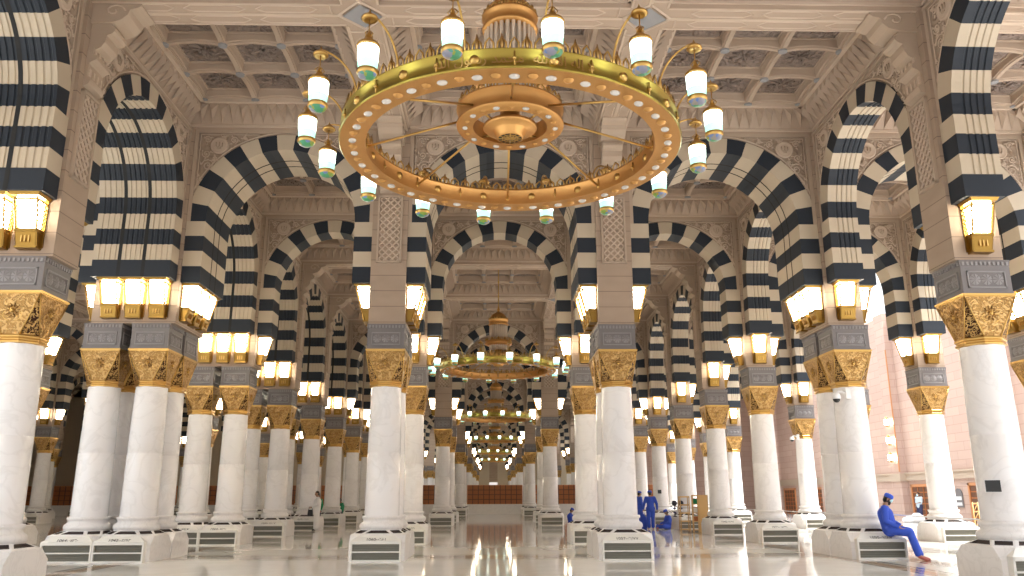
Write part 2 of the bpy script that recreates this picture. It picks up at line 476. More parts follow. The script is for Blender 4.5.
# ------------------------------------------------------------------ pier, panel, console
def m_pier(hx, hy):
    b = MB(); b.box(-hx, hx, -hy, hy, 5.845, 11.3, 'pier'); return b.mesh('stone_block')
def m_lattice():
    """framed panel of diagonal lattice, on the face y=0 looking towards -y"""
    b = MB(); x, z0, z1 = .33, 7.49, 9.37
    for (a0, a1, c0, c1, d) in ((-x, x, z0, z0 + .05, .07), (-x, x, z1 - .05, z1, .07), (-x, -x + .05, z0, z1, .07), (x - .05, x, z0, z1, .07)):
        b.box(a0, a1, -d, 0, c0, c1, 'trim')
    b.box(-x + .05, x - .05, -.008, 0, z0 + .05, z1 - .05, 'pier')
    xi, za, zb = x - .05, z0 + .05, z1 - .05
    st = .185
    def clip(x0, zz0, x1, zz1):
        pts = []
        t0, t1 = 0., 1.
        dx, dz = x1 - x0, zz1 - zz0
        for p, q in ((-dx, x0 + xi), (dx, xi - x0), (-dz, zz0 - za), (dz, zb - zz0)):
            if abs(p) < 1e-9: continue
            r = q / p
            if p < 0: t0 = max(t0, r)
            else: t1 = min(t1, r)
        if t0 >= t1: return None
        return (x0 + dx * t0, zz0 + dz * t0), (x0 + dx * t1, zz0 + dz * t1)
    k = -12
    while k < 14:
        for sg in (1, -1):
            s = clip(-sg * 1.5, 8.43 + k * st - 1.5, sg * 1.5, 8.43 + k * st + 1.5)
            if s:
                (ax, az), (bx, bz) = s
                L = sqrt((bx - ax) ** 2 + (bz - az) ** 2)
                if L > .03: b.tube([(ax, -.026, az), (bx, -.026, bz)], .024, 4, 'relief', smooth=False)
        k += 1
    for i in range(-1, 3):
        for j in range(11):
            px, pz = (i - .5) * st, za + j * st + .04
            if abs(px) < xi - .03 and pz < zb - .03: b.sphere((px, -.012, pz), .022, 'trim', 6)
    return b.mesh('lattice_panel')
def m_console():
    """stepped scroll console carrying the ceiling beam, on the face y=0 looking towards -y"""
    b = MB()
    def pr(w, prof, mt='trim'):
        poly = prof
        n = len(poly)
        vs = [(-w, -o, z) for o, z in poly] + [(w, -o, z) for o, z in poly]
        b.add(vs, [tuple(reversed(range(n))), tuple(range(n, 2 * n))] + [(i, (i + 1) % n, (i + 1) % n + n, i + n) for i in range(n)], mt)
    pr(.30, [(0, 9.45), (.10, 9.5), (.13, 9.6), (.06, 9.66), (.06, 9.95), (.12, 10.0), (.2, 10.04), (.2, 10.12), (.12, 10.16), (.12, 10.3), (0, 10.3)])
    pr(.27, [(0, 10.25), (.14, 10.27), (.24, 10.33), (.31, 10.45), (.32, 10.6), (.42, 10.64), (.47, 10.7), (.47, 10.78), (.40, 10.82), (.40, 10.9), (0, 10.9)])
    pr(.33, [(0, 10.85), (.42, 10.87), (.6, 10.93), (.72, 11.05), (.76, 11.16), (.9, 11.20), (.98, 11.25), (.98, 11.295), (0, 11.295)])
    for sx in (-.335, .335):      # scroll on the side
        pts = [(sx, -(.45 + (.22 - .02 * t) * cos(t * .7)), 11.13 + (.16 - .014 * t) * sin(t * .7)) for t in range(0, 11)]
        b.tube(pts, .022, 5, 'relief')
    for i in range(4):
        for z, o in ((9.8, .06), (10.23, .12)):
            b.box(-.24 + i * .15, -.18 + i * .15, -o - .02, -o, z - .1, z + .05, 'relief')
    return b.mesh('console')

# ------------------------------------------------------------------ striped arch
ZS, ZC, RZ = 6.96, 8.65, 2.53
def arch_pts(h):
    """block boundaries: list of (outer, inner) points along one arch, left foot to right foot"""
    hi = h - .50
    out = []
    legs = [ZS, ZS + .44, ZS + .86, ZS + 1.28, ZC]
    for z in legs[:-1]: out.append(((-h, z), (-hi, z), 1))
    n = 15
    for k in range(n + 1):
        a = pi - pi * k / n
        out.append(((h * cos(a), ZC + RZ * sin(a)), (hi * cos(a), ZC + (RZ - .44) * sin(a)), 3))
    for z in reversed(legs[:-1]): out.append(((h, z), (hi, z), 1))
    return out
def m_arch(h, depth, fluted, joints):
    b = MB(); P = arch_pts(h); hd = depth / 2
    # soffit profile across the thickness: (t, inset) lists
    prof = []
    if fluted:
        secs = [(-hd, hd)]
        if joints:
            js = [-hd] + joints + [hd]; secs = [(js[i], js[i + 1]) for i in range(len(js) - 1)]
        for a, c in secs:
            mrg = .13 if not joints else .06
            prof.append((a, 0)); 
            n = 4 if not joints else 4
            wdt = (c - a - 2 * mrg) / n
            x = a + mrg
            for i in range(n):
                prof += [(x, 0), (x + wdt * .12, .024), (x + wdt * .35, .024), (x + wdt * .47, 0)]
                x += wdt
            prof.append((c, 0))
    else:
        prof = [(-hd, 0), (hd, 0)]
        if joints: prof = [(-hd, 0)] + [(j, 0) for j in joints] + [(hd, 0)]
    nb = len(P) - 1
    for i in range(nb):
        (o0, i0, _), (o1, i1, _2) = P[i], P[i + 1]
        mt = 'dark' if (i % 2 == 0) else 'light'
        sub = 2 if 3 < i < nb - 4 else 1
        for q in range(sub):
            def seg(k):
                t = (q + k) / sub
                if sub == 1: return (o0[0] * (1 - t) + o1[0] * t, o0[1] * (1 - t) + o1[1] * t), (i0[0] * (1 - t) + i1[0] * t, i0[1] * (1 - t) + i1[1] * t)
                a = pi - pi * ((i - 4) + t) / 15
                hi = h - .5
                return (h * cos(a), ZC + RZ * sin(a)), (hi * cos(a), ZC + (RZ - .44) * sin(a))
            A0, B0 = seg(0); A1, B1 = seg(1)
            for y, fl in ((-hd, 0), (hd, 1)):
                vs = [(A0[0], y, A0[1]), (A1[0], y, A1[1]), (B1[0], y, B1[1]), (B0[0], y, B0[1])]
                b.add(vs, [(0, 1, 2, 3) if fl == 0 else (3, 2, 1, 0)], mt)
            flat_end = (i in (0, nb - 1))
            for k in range(len(prof) - 1):
                (t0, d0), (t1, d1) = prof[k], prof[k + 1]
                if flat_end: d0 = d1 = 0
                # inset moves away from the opening
                def ins(Bp, Ap, d):
                    L = sqrt((Ap[0] - Bp[0]) ** 2 + (Ap[1] - Bp[1]) ** 2)
                    return (Bp[0] + (Ap[0] - Bp[0]) * d / L, Bp[1] + (Ap[1] - Bp[1]) * d / L)
                p0, p1 = ins(B0, A0, d0), ins(B0, A0, d1)
                p2, p3 = ins(B1, A1, d1), ins(B1, A1, d0)
                b.add([(p0[0], t0, p0[1]), (p1[0], t1, p1[1]), (p2[0], t1, p2[1]), (p3[0], t0, p3[1])], [(0, 1, 2, 3)], mt)
            for j in joints:
                jw = .045 if fluted else .028
                u = []
                for Bp, Ap in ((B0, A0), (B1, A1)):
                    L = sqrt((Ap[0] - Bp[0]) ** 2 + (Ap[1] - Bp[1]) ** 2)
                    u.append((Bp[0] - (Ap[0] - Bp[0]) * .006 / L, Bp[1] - (Ap[1] - Bp[1]) * .006 / L))
                b.add([(u[0][0], j - jw, u[0][1]), (u[0][0], j + jw, u[0][1]), (u[1][0], j + jw, u[1][1]), (u[1][0], j - jw, u[1][1])], [(0, 1, 2, 3)], 'joint')
    # underside of the feet
    for s in (-1, 1):
        x0, x1 = sorted((s * h, s * (h - .5)))
        b.quad((x0, -hd, ZS), (x0, hd, ZS), (x1, hd, ZS), (x1, -hd, ZS), 'dark')
    return b.mesh('voussoir_band')
def m_spandrel(h, depth):
    b = MB(); hd = depth / 2 - .045; zt = 11.31; n = 30
    for y, fl in ((-hd, 0), (hd, 1)):
        for k in range(n):
            a0, a1 = pi - pi * k / n, pi - pi * (k + 1) / n
            def pr(a):
                e = (h * cos(a), ZC + RZ * sin(a))
                dx, dz = cos(a), sin(a)
                # radial hit on the frame
                tx = h / abs(dx) if abs(dx) > 1e-6 else 1e9
                tz = (zt - ZC) / dz if dz > 1e-6 else 1e9
                t = min(tx, tz)
                return e, (t * dx, ZC + t * dz)
            (e0, r0), (e1, r1) = pr(a0), pr(a1)
            vs = [(e0[0], y, e0[1]), (r0[0], y, r0[1]), (r1[0], y, r1[1]), (e1[0], y, e1[1])]
            b.add(vs, [(0, 1, 2, 3) if fl else (3, 2, 1, 0)], 'carve')
            if (abs(r0[0]) == h or abs(abs(r0[0]) - h) < 1e-6) != (abs(abs(r1[0]) - h) < 1e-6):
                cx = h if r0[0] > 0 else -h
                b.add([(r0[0], y, r0[1]), (cx, y, zt), (r1[0], y, r1[1])], [(0, 1, 2)], 'carve')
        sy = -1 if fl == 0 else 1
        yy = y + sy * .012
        # thin moulding following the arch, and the straight frame
        pts = [((h + .07) * cos(pi - pi * k / 30), yy, ZC + (RZ + .07) * sin(pi - pi * k / 30)) for k in range(2, 29)]
        b.tube(pts, .024, 4, 'relief')
        for s in (-1, 1):
            b.box(s * h - (.10 if s > 0 else 0), s * h + (0 if s > 0 else .10), min(y, y + sy * .05), max(y, y + sy * .05), ZC, zt, 'trim')
            b.tube([(s * (h - .15), yy, 9.6), (s * (h - .15), yy, 11.19), (s * .75, yy, 11.19)], .016, 4, 'relief')
            # vine scrolls
            for (cx, cz, r, d) in ((2.12, 10.28, .19, 1), (2.26, 9.86, .13, -1), (2.31, 9.55, .085, 1), (1.45, 11.03, .11, -1), (1.15, 11.11, .06, 1), (2.18, 11.04, .11, 1), (2.19, 10.62, .12, -1), (1.72, 11.1, .06, 1), (1.95, 10.48, .08, -1)):
                cx *= h / 2.53
                pts = []
                for t in range(15):
                    rr = r * (1 - t / 17)
                    an = d * t * .75 + cx * 3
                    pts.append((s * (cx + rr * cos(an)), yy, cz + rr * sin(an)))
                b.tube(pts, .02, 4, 'relief')
                b.sphere((s * cx, yy, cz), .028, 'relief', 6)
                for q in range(3):
                    an = cx * 5 + q * 2.1
                    b.tube([(s * (cx + r * cos(an)), yy, cz + r * sin(an)), (s * (cx + (r + .07) * cos(an + .35)), yy, cz + (r + .07) * sin(an + .35))], [.03, .008], 4, 'relief')
        # top string
        b.box(-h, h, min(y, y + sy * .06), max(y, y + sy * .06), 11.23, zt, 'trim')
    b.quad((-h, -hd, zt), (h, -hd, zt), (h, hd, zt), (-h, hd, zt), 'trim')
    return b.mesh('spandrel')
def m_medallion():
    b = MB()
    b.T = Matrix.Rotation(pi / 2, 4, 'X')
    b.lathe([(.245, 0), (.25, .03), (.22, .055), (.19, .03), (.17, .03), (.0001, .045)], 20, 'relief')
    b.T = None
    # raised script
    y = -.055
    for pts in ([(-.09, .08), (-.09, -.02), (-.06, -.06), (-.02, -.05), (0, 0)], [(0, .09), (0, -.03), (.04, -.06), (.08, -.03), (.08, .07)], [(-.05, -.09), (.05, -.09)]):
        b.tube([(x, y, z) for x, z in pts], .014, 5, 'trim')
    return b.mesh('medallion')

# ------------------------------------------------------------------ wall lantern (hangs under an arch foot, pier face at y=0, room towards -y)
def m_lframe():
    b = MB()
    zt, zb, zm = 6.92, 5.99, 6.30
    b.box(-.25, .25, -.43, 0, 6.90, 6.955, 'lantern_gold', (-.28, .28, -.47, 0))
    T = lambda z: (.215 - (zt - z) * .04, .40 - (zt - z) * .27)   # half width, depth
    def corner(s, front, z):
        hw, d = T(z); return (s * hw, -d if front else -.01, z)
    for s in (-1, 1):
        for fr in (0, 1): b.tube([corner(s, fr, zb), corner(s, fr, zm), corner(s, fr, zt - .04)], .02, 4, 'lantern_gold', smooth=False)
    for z in (zm, zt - .08):
        hw, d = T(z)
        b.tube([(-hw, 0, z), (-hw, -d, z), (hw, -d, z), (hw, 0, z)], .02, 4, 'lantern_gold', smooth=False)
    # side filigree
    for s in (-1, 1):
        for i in range(6):
            z0 = zm + i * .085
            b.T = None
            hw, d = T(z0 + .04)
            x = s * (hw + .004)
            b.tube([(x, -.02, z0), (x, -d * .5, z0 + .09), (x, -d + .01, z0)], .012, 4, 'lantern_gold')
            b.tube([(x, -.02, z0 + .09), (x, -d * .5, z0), (x, -d + .01, z0 + .09)], .012, 4, 'lantern_gold')
        b.box(s * .195 - .035, s * .195 + .035, -.03, 0, zb, zt, 'lantern_gold')
    return b.mesh('frame')
def m_lglass():
    b = MB()
    zb, zt = 6.28, 6.79
    d0, d1 = .42 - (6.86 - zb) * .27 - .03, .42 - .02 - .03
    zb, zt = 6.33, 6.88
    b.add([(-.14, -.03, zb), (.14, -.03, zb), (.14, -d0, zb), (-.14, -d0, zb), (-.17, -.03, zt), (.17, -.03, zt), (.17, -d1, zt), (-.17, -d1, zt)],
          [(0, 1, 2, 3), (2, 1, 5, 6), (3, 2, 6, 7), (0, 3, 7, 4)], 'lantern_glass')
    return b.mesh('glass')
def m_lbracket():
    b = MB()
    b.box(-.17, .17, -.17, 0, 5.99, 6.28, 'lantern_gold', (-.19, .19, -.24, 0))
    b.box(-.20, .20, -.19, 0, 5.95, 5.99, 'lantern_gold')
    b.box(-.20, .20, -.26, 0, 6.25, 6.29, 'lantern_gold')
    for i in range(3):
        x = -.07 + i * .07
        b.box(x - .013, x + .013, -.225, -.17, 6.06, 6.18, 'gold')
    return b.mesh('bracket')
def m_lantern_all():
    b = MB()
    for f in (m_lframe, m_lglass, m_lbracket):
        me = f()
        mats = [x.name for x in me.materials]
        inv = {M[k].name: k for k in M}
        for p in me.polygons:
            b.add([tuple(me.vertices[i].co) for i in p.vertices], [tuple(range(len(p.vertices)))], inv[mats[p.material_index]])
        bpy.data.meshes.remove(me)
    return b.mesh('wall_lantern')

lantern_n = 0
MAXL = 292
LREST = []
def lantern(x, y, rz, label, grp, small):
    global lantern_n
    if lantern_n >= MAXL:
        LREST.append((x, y, rz)); return
    lantern_n += 1
    if small:
        o = put('wall_lantern', cached('lanall', m_lantern_all), None, (x, y, 0), rz)
        tag(o, label, 'lantern', grp)
        return
    t = thing('wall_lantern', label, 'lantern', (x, y, 0), rz, grp)
    put('frame', cached('lf', m_lframe), t)
    put('glass', cached('lg', m_lglass), t)
    put('bracket', cached('lb', m_lbracket), t)

# ------------------------------------------------------------------ ceiling cell
def m_cell():
    """one 6 x 6 m bay of ceiling, centred on the origin: half beams all round, toothed cornice, nine coffers"""
    b = MB(); H = 3.0; a = 2.60; zb = 11.30; zc = 11.97
    R4 = [Matrix.Rotation(k * pi / 2, 4, 'Z') for k in range(4)]
    for T in R4:
        b.T = T
        b.quad((-H, -H, zb), (H, -H, zb), (a, -a, zb), (-a, -a, zb), 'ceil')
        # raised lines on the beam soffit: long hexagons
        y0, y1 = -H + .08, -a - .09
        ym = (y0 + y1) / 2
        for x0 in (-2.2, -.73, .73):
            x1 = x0 + 1.47
            b.tube([(x0 + .1, ym, zb), (x0 + .28, y0, zb), (x1 - .28, y0, zb), (x1 - .1, ym, zb), (x1 - .28, y1, zb), (x0 + .28, y1, zb)], .02, 4, 'relief', closed=True, smooth=False)
        for yy in (-a - .03, -H + .02): b.box(-a, a, yy - .02, yy + .02, zb - .02, zb, 'relief')
        b.add([(-H, -H, zb - .03), (-H + .42, -H, zb - .03), (-H, -H + .42, zb - .03)], [(0, 1, 2)], 'node')
        b.tube([(-H + .5, -H + .01, zb - .01), (-H + .01, -H + .5, zb - .01)], .03, 4, 'relief', smooth=False)
        b.tube([(-H + .62, -H + .01, zb - .01), (-H + .62, -a, zb - .01)], .02, 4, 'relief', smooth=False)
        # cornice back and string
        b.quad((-a, -a, zb), (a, -a, zb), (a, -a, zb + .12), (-a, -a, zb + .12), 'ceil')
        b.quad((-a, -a, zb + .12), (a, -a, zb + .12), (2.16, -2.16, zc), (-2.16, -2.16, zc), 'ceil')
        b.box(-a, a, -a, -a + .05, zb + .09, zb + .15, 'relief')
        n = 17; wd = 2 * 2.4 / n
        for k in range(n):
            x0 = -2.4 + k * wd; x1 = x0 + wd; xm = (x0 + x1) / 2
            ap = (xm, -a + .06, zb + .17)
            tl, tr = (x0 * .92, -2.16, zc - .07), (x1 * .92, -2.16, zc - .07)
            nose = (xm * .95, -2.16, zc - .27)
            b.add([ap, tl, tr, nose], [(0, 3, 1), (0, 2, 3), (1, 3, 2)], 'ceil')
        b.box(-2.2, 2.2, -2.2, -2.06, zc - .08, zc + .15, 'relief')
        b.T = None
    # coffers
    s = 4.14 / 3
    for i in (-1, 0, 1):
        for j in (-1, 0, 1):
            cx, cy = i * s, j * s
            def ringp(hw, zf, n=4):
                pts = []
                for k in range(4):
                    (x0, y0), (x1, y1) = [((-1, -1), (1, -1)), ((1, -1), (1, 1)), ((1, 1), (-1, 1)), ((-1, 1), (-1, -1))][k]
                    for q in range(n):
                        t = q / n
                        pts.append((cx + hw * (x0 + (x1 - x0) * t), cy + hw * (y0 + (y1 - y0) * t), zf(abs(2 * t - 1))))
                return pts
            rise = lambda u: zc - .02 + .07 * (1 - u ** 2)
            rings = [ringp(s / 2, rise), ringp(s / 2 - .05, rise), ringp(s / 2 - .06, lambda u: rise(u) + .03), ringp(s / 2 - .085, lambda u: rise(u) + .04), ringp(s / 2 - .11, lambda u: 12.20), ringp(s / 2 - .14, lambda u: 12.20), ringp(s / 2 - .15, lambda u: 12.23)]
            for r in range(len(rings) - 1):
                A, B_ = rings[r], rings[r + 1]; n = len(A)
                b.add(A + B_, [(k, (k + 1) % n, (k + 1) % n + n, k + n) for k in range(n)], 'ceil' if r != 3 else 'ceil')
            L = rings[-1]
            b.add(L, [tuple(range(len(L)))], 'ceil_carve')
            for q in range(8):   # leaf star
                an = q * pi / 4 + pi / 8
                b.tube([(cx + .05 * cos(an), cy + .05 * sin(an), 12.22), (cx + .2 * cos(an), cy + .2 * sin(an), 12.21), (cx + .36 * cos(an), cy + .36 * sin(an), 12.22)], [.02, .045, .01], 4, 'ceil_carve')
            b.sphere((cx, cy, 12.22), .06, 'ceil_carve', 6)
    for i in (-1.5, -.5, .5, 1.5):
        for j in (-1.5, -.5, .5, 1.5):
            b.lathe([(.115, zc - .01), (.11, zc - .05), (.06, zc - .065), (.0001, zc - .065)], 8, 'node', (i * s, j * s, 0), smooth=False)
    b.quad((-H, -H, 12.7), (-H, H, 12.7), (H, H, 12.7), (H, -H, 12.7), 'ceil')
    return b.mesh('ceiling')

# ------------------------------------------------------------------ build the grid
def ycen(yi): return sum(ROWS[yi]) / len(ROWS[yi])
def xcen(xi): return sum(XS[xi]) / len(XS[xi]) + XOFF.get(xi, 0)
XOFF = {4: .13, 7: -.08}
def exists(xi, yi):
    return xi in XPRIM or yi in YPRIM
def link_x(xi, yi):     # arch between xi and xi+1 on row yi
    if xi + 1 >= len(XS) or xi == 8: return False
    if not (exists(xi, yi) and exists(xi + 1, yi)): return False
    return yi in YPRIM or (xi in XPRIM and xi + 1 in XPRIM and xi in (3, 7))
def link_y(xi, yi):
    if yi + 1 >= len(ROWS): return False
    if not (exists(xi, yi) and exists(xi, yi + 1)): return False
    return (xi in XPRIM or yi in (3, 7, 11, 15, 19, 23)) and (yi < 12 or xi in (5, 6))
SKIP_X = {0: 6}
def in_scope(xi, yi):
    if not exists(xi, yi): return False
    if xi == 9: return yi in (7, 8, 11, 12)
    if yi > 12: return xi in (5, 6) or (xi in (4, 7) and yi in YPRIM)
    if xi == 0: return yi >= 7
    if xi in (1, 2): return yi >= 7
    if xi == 3: return yi >= 3
    if xi == 8: return yi >= 3
    if xi == 7: return yi >= 1
    if xi == 4: return yi >= 1
    return True
PN = {}
FIRST = {5: 3, 6: 3, 3: 3, 8: 3, 0: 7, 1: 7, 2: 7}
def order(xi, yi):
    rows = [k for k in range(2, len(ROWS)) if exists(xi, k) and in_scope(xi, k)]
    return rows.index(yi) if yi in rows else 0
def pier_phrase(xi, yi):
    k = order(xi, yi)
    if yi < 2: return 'pier just outside the frame, %s' % LINE[xi]
    if ycen(yi) > 80: return 'tiny far piers, %s' % LINE[xi]
    return '%s pier, %s' % (ORD[k], LINE[xi])

for yi in range(len(ROWS)):
    for xi in range(len(XS)):
        if not in_scope(xi, yi): continue
        for sx, x in enumerate(XS[xi]):
            for sy, y in enumerate(ROWS[yi]):
                if y < 12: continue
                build_column(x, y, xi, yi, sx, sy, y < 30)
        x, y = xcen(xi), ycen(yi)
        hx = HP + (XS[xi][-1] - XS[xi][0]) / 2; hy = HP + (ROWS[yi][-1] - ROWS[yi][0]) / 2
        if y < 12: continue
        far = y > 50
        t = thing('stone_pier', 'beige stone block, %s' % pier_phrase(xi, yi), 'pier', (x, y, 0), 0, 'distant piers' if far else 'piers above the columns')
        put('stone_block', cached(('pier', round(hx, 2), round(hy, 2)), lambda: m_pier(hx, hy)), t)
        # faces: front(-y) right(+x) back(+y) left(-x)
        if xi == 9 and yi > 20: continue
        faces = [(yi > 0 and in_scope(xi, yi - 1) and link_y(xi, yi - 1), 0, (0, -hy), hx),
                 (link_x(xi, yi) and in_scope(xi + 1, yi) if xi + 1 < len(XS) else False, pi / 2, (hx, 0), hy),
                 (link_y(xi, yi) and in_scope(xi, yi + 1) if yi + 1 < len(ROWS) else False, pi, (0, hy), hx),
                 (0 < xi < 9 and link_x(xi - 1, yi) and in_scope(xi - 1, yi), -pi / 2, (-hx, 0), hy)]
        for has, rz, (ox, oy), hw in faces:
            if not has:
                if (rz == pi and y > 25 and yi not in (8, 4)) or (far and rz == pi): continue
                put('lattice_panel', cached('lat', m_lattice), t, (ox, oy, 0), rz)
                put('console', cached('con', m_console), t, (ox, oy, 0), rz)

SIDE = {0: 'front', 1: 'right', 2: 'rear', 3: 'left'}
JOBS = []
def arch(x, y, rz, hspan, depth, fluted, joints, label, grp, lan):
    t = thing('striped_arch', label, 'arch', (x, y, 0), rz, grp)
    h = 2.53; sc = (hspan / h, 1, 1)
    put('voussoir_band', cached(('arch', depth, fluted, tuple(joints)), lambda: m_arch(h, depth, fluted, joints)), t, scale=sc)
    put('spandrel', cached(('spd', depth), lambda: m_spandrel(h, depth)), t, scale=sc)
    for s in (-1, 1):
        for fy, r in ((-1, 0), (1, pi)):
            put('medallion', cached('med', m_medallion), t, (s * 1.84 * hspan / h, fy * (depth / 2 - .045), 10.86), r)
    return t

for yi in range(len(ROWS)):
    for xi in range(len(XS)):
        if not in_scope(xi, yi): continue
        x, y = xcen(xi), ycen(yi)
        dx, dy = (XS[xi][-1] - XS[xi][0]) / 2, (ROWS[yi][-1] - ROWS[yi][0]) / 2
        if link_x(xi, yi) and in_scope(xi + 1, yi) and y > 12:
            xa, xb = XS[xi][-1] + HP + XOFF.get(xi, 0), XS[xi + 1][0] - HP + XOFF.get(xi + 1, 0)
            depth = round(.80 + 2 * dy, 2)
            far = y > 80
            lab = ('distant black and white arch right of %s' % pier_phrase(xi, yi)) if far else 'black and white crosswise arch, right of %s' % pier_phrase(xi, yi)
            arch((xa + xb) / 2, y, 0, (xb - xa) / 2, depth, False, [-.2, .2] if dy else [], lab, 'distant striped arches' if far else 'crosswise striped arches', None)
            ts = [-.60, 0, .60] if dy else [0]
            for side, px, rz, pxi in (('right', xa, pi / 2, xi), ('left', xb, -pi / 2, xi + 1)):
                for q, tt in enumerate(ts):
                    JOBS.append((px, y + tt, rz, pxi, yi, side, q if len(ts) > 1 else None))
        if link_y(xi, yi) and in_scope(xi, yi + 1):
            ya, yb = ROWS[yi][-1] + HP, ROWS[yi + 1][0] - HP
            depth = round(.78 + 2 * dx, 2)
            far = y > 80
            lab = ('distant striped arch running back behind %s' % pier_phrase(xi, yi)) if far else 'black and white lengthwise arch, behind %s' % pier_phrase(xi, yi)
            arch(x, (ya + yb) / 2, pi / 2, (yb - ya) / 2, depth, True, [-.31, .31] if dx else [], lab, 'distant striped arches' if far else 'lengthwise striped arches', None)
            ts = [-.58, .03, .64] if dx else [0]
            for side, py, rz, pyi in (('rear', ya, pi, yi), ('front', yb, 0, yi + 1)):
                for q, tt in enumerate(ts):
                    JOBS.append((x + tt, py, rz, xi, pyi, side, q if len(ts) > 1 else None))
JOBS = [j for j in JOBS if j[1] > 8 and (j[5] != 'rear' or j[1] < 25)]
JOBS.sort(key=lambda j: j[1] + abs(j[0]) * .5)
for (px, py, rz, xi, yi, side, q) in JOBS:
    if py > 80:
        lab = 'small distant gold lantern, %s side, %s' % (side, pier_phrase(xi, yi)); grp = 'distant wall lanterns'
    else:
        pos = '' if q is None else ['left ', 'middle ', 'right '][q] if side in ('front', 'rear') else ['nearest ', 'middle ', 'farthest '][q]
        lab = 'lit gold %slantern, %s face of %s' % (pos, side, pier_phrase(xi, yi)); grp = 'lit wall lanterns on the piers'
    lantern(px, py, rz, lab, grp, py > 42)
if LREST:
    src = cached('lanall', m_lantern_all)
    b = MB(); mats = [x.name for x in src.materials]; inv = {M[k].name: k for k in M}
    for (x, y, rz) in LREST:
        b.T = Matrix.Translation((x, y, 0)) @ Matrix.Rotation(rz, 4, 'Z')
        for p in src.polygons:
            if len(p.vertices) >= 4: b.add([tuple(src.vertices[i].co) for i in p.vertices], [tuple(range(len(p.vertices)))], inv[mats[p.material_index]])
    tag(put('wall_lanterns', b.mesh('wall_lanterns')), 'mass of tiny lit lanterns far down the hall', 'lantern', kind='stuff')

# ceiling cells and the strips over the joints
cell = m_cell()
OPEN = set()
for yi in range(len(ROWS) - 1):
    for xi in range(8):
        if xi < 3 and yi < 2: continue
        if yi > 11 and xi not in (4, 5, 6): continue
        x0, x1, y0, y1 = XS[xi][-1], XS[xi + 1][0], ROWS[yi][-1], ROWS[yi + 1][0]
        tag(put('ceiling', cell, None, ((x0 + x1) / 2, (y0 + y1) / 2, 0), 0, ((x1 - x0) / 6, (y1 - y0) / 6, 1)), kind='structure')
for y in (.1, -5.9):
    for xi in range(4, 8):
        x0, x1 = XS[xi][-1], XS[xi + 1][0]
        tag(put('ceiling', cell, None, ((x0 + x1) / 2, y, 0), 0, ((x1 - x0) / 6, 1, 1)), kind='structure')
b = MB()
b.box(-34.25, 15.15, 21.1, 22.22, 11.5, 12.7, 'ceil')
tag(put('ceiling', b.mesh('ceiling')), kind='structure')
b = MB()
b.box(-48.5, -34.25, 3, 84.5, 11.5, 12.7, 'ceil'); b.box(-12.7, 11.7, 148.22, 155, 11.5, 12.7, 'ceil'); b.box(-48.5, -9.04, 76.22, 84.5, 11.5, 12.7, 'ceil'); b.box(9.15, 27, 70, 84.5, 12.7, 13, 'ceil')
tag(put('ceiling', b.mesh('ceiling')), kind='structure')
b = MB()
b.box(-10.25, -9.04, 3.1, 76.2, 11.52, 12.7, 'ceil')
tag(put('ceiling', b.mesh('ceiling')), kind='structure')

# ------------------------------------------------------------------ chandeliers
def crest(b, R, z, n, mt, tall):
    for k in range(n):
        a = 2 * pi * k / n
        wd = pi * R / n * .72
        T = Matrix.Translation((R * cos(a), R * sin(a), z)) @ Matrix.Rotation(a + pi / 2, 4, 'Z')
        b.T = T
        b.tube([(-wd, 0, 0), (-wd * .9, 0, tall * .6), (0, 0, tall), (wd * .9, 0, tall * .6), (wd, 0, 0)], .016, 4, mt)
        if k % 2 == 0: b.tube([(0, 0, 0), (0, 0, tall * .7), (0, 0, tall * 1.3)], [.02, .035, .006], 4, 'brass_dark')
    b.T = None
def c_ring():
    b = MB(); Ro, Ri = 2.68, 2.29
    n = 96
    b.lathe([(Ro, 0), (Ro + .02, .02), (Ro - .01, .05), (Ro - .03, .23), (Ro, .26), (Ro, .29)], n, 'band_gold', cap=False)
    b.lathe([(Ri, 0), (Ro, 0)], n, 'brass', cap=False)
    b.lathe([(Ro, .29), (Ro - .07, .29), (Ro - .07, .26), (Ri + .07, .26), (Ri + .07, .29), (Ri, .29), (Ri, .26), (Ri + .03, .23), (Ri, .05), (Ri, 0)], n, 'brass', cap=False)
    # bosses, seams and raised writing-like strokes
    for k in range(32):
        a = 2 * pi * (k + .5) / 32
        b.lathe([(.075, -.005), (.055, -.03), (.0001, -.045)], 8, 'brass', (2.485 * cos(a), 2.485 * sin(a), 0))
    for k in range(32):
        a = 2 * pi * k / 32
        for R, sg in ((Ro - .02, 1), (Ri + .02, -1)):
            b.T = Matrix.Rotation(a, 4, 'Z') @ Matrix.Translation((R, 0, .145)) @ Matrix.Rotation(sg * pi / 2, 4, 'Y')
            if k % 2: b.lathe([(.07, 0), (.06, .03), (.0001, .045)], 8, 'gold')
            else: b.tube([(-.10, 0, .01), (.10, 0, .01)], .012, 4, 'gold'); b.sphere((0, 0, .015), .03, 'gold', 6)
            b.T = None
    return b.mesh('ring')
def c_crest():
    b = MB(); crest(b, 2.62, .29, 100, 'gold', .19); return b.mesh('crest')
def c_crest2():
    b = MB(); crest(b, 2.33, .29, 72, 'gold', .15); return b.mesh('crest')
def c_hub():
    b = MB()
    b.lathe([(.60, .0), (.86, .0), (.87, .03), (.84, .06), (.84, .25), (.87, .28), (.87, .31), (.80, .31), (.63, .31), (.60, .28), (.62, .05), (.60, 0)], 48, 'brass', cap=False)
    for k in range(10):
        a = 2 * pi * (k + .5) / 10
        b.lathe([(.05, -.005), (.03, -.03), (.0001, -.035)], 8, 'brass', (.73 * cos(a), .73 * sin(a), 0))
    crest(b, .83, .31, 32, 'gold', .12)
    return b.mesh('hub_ring')
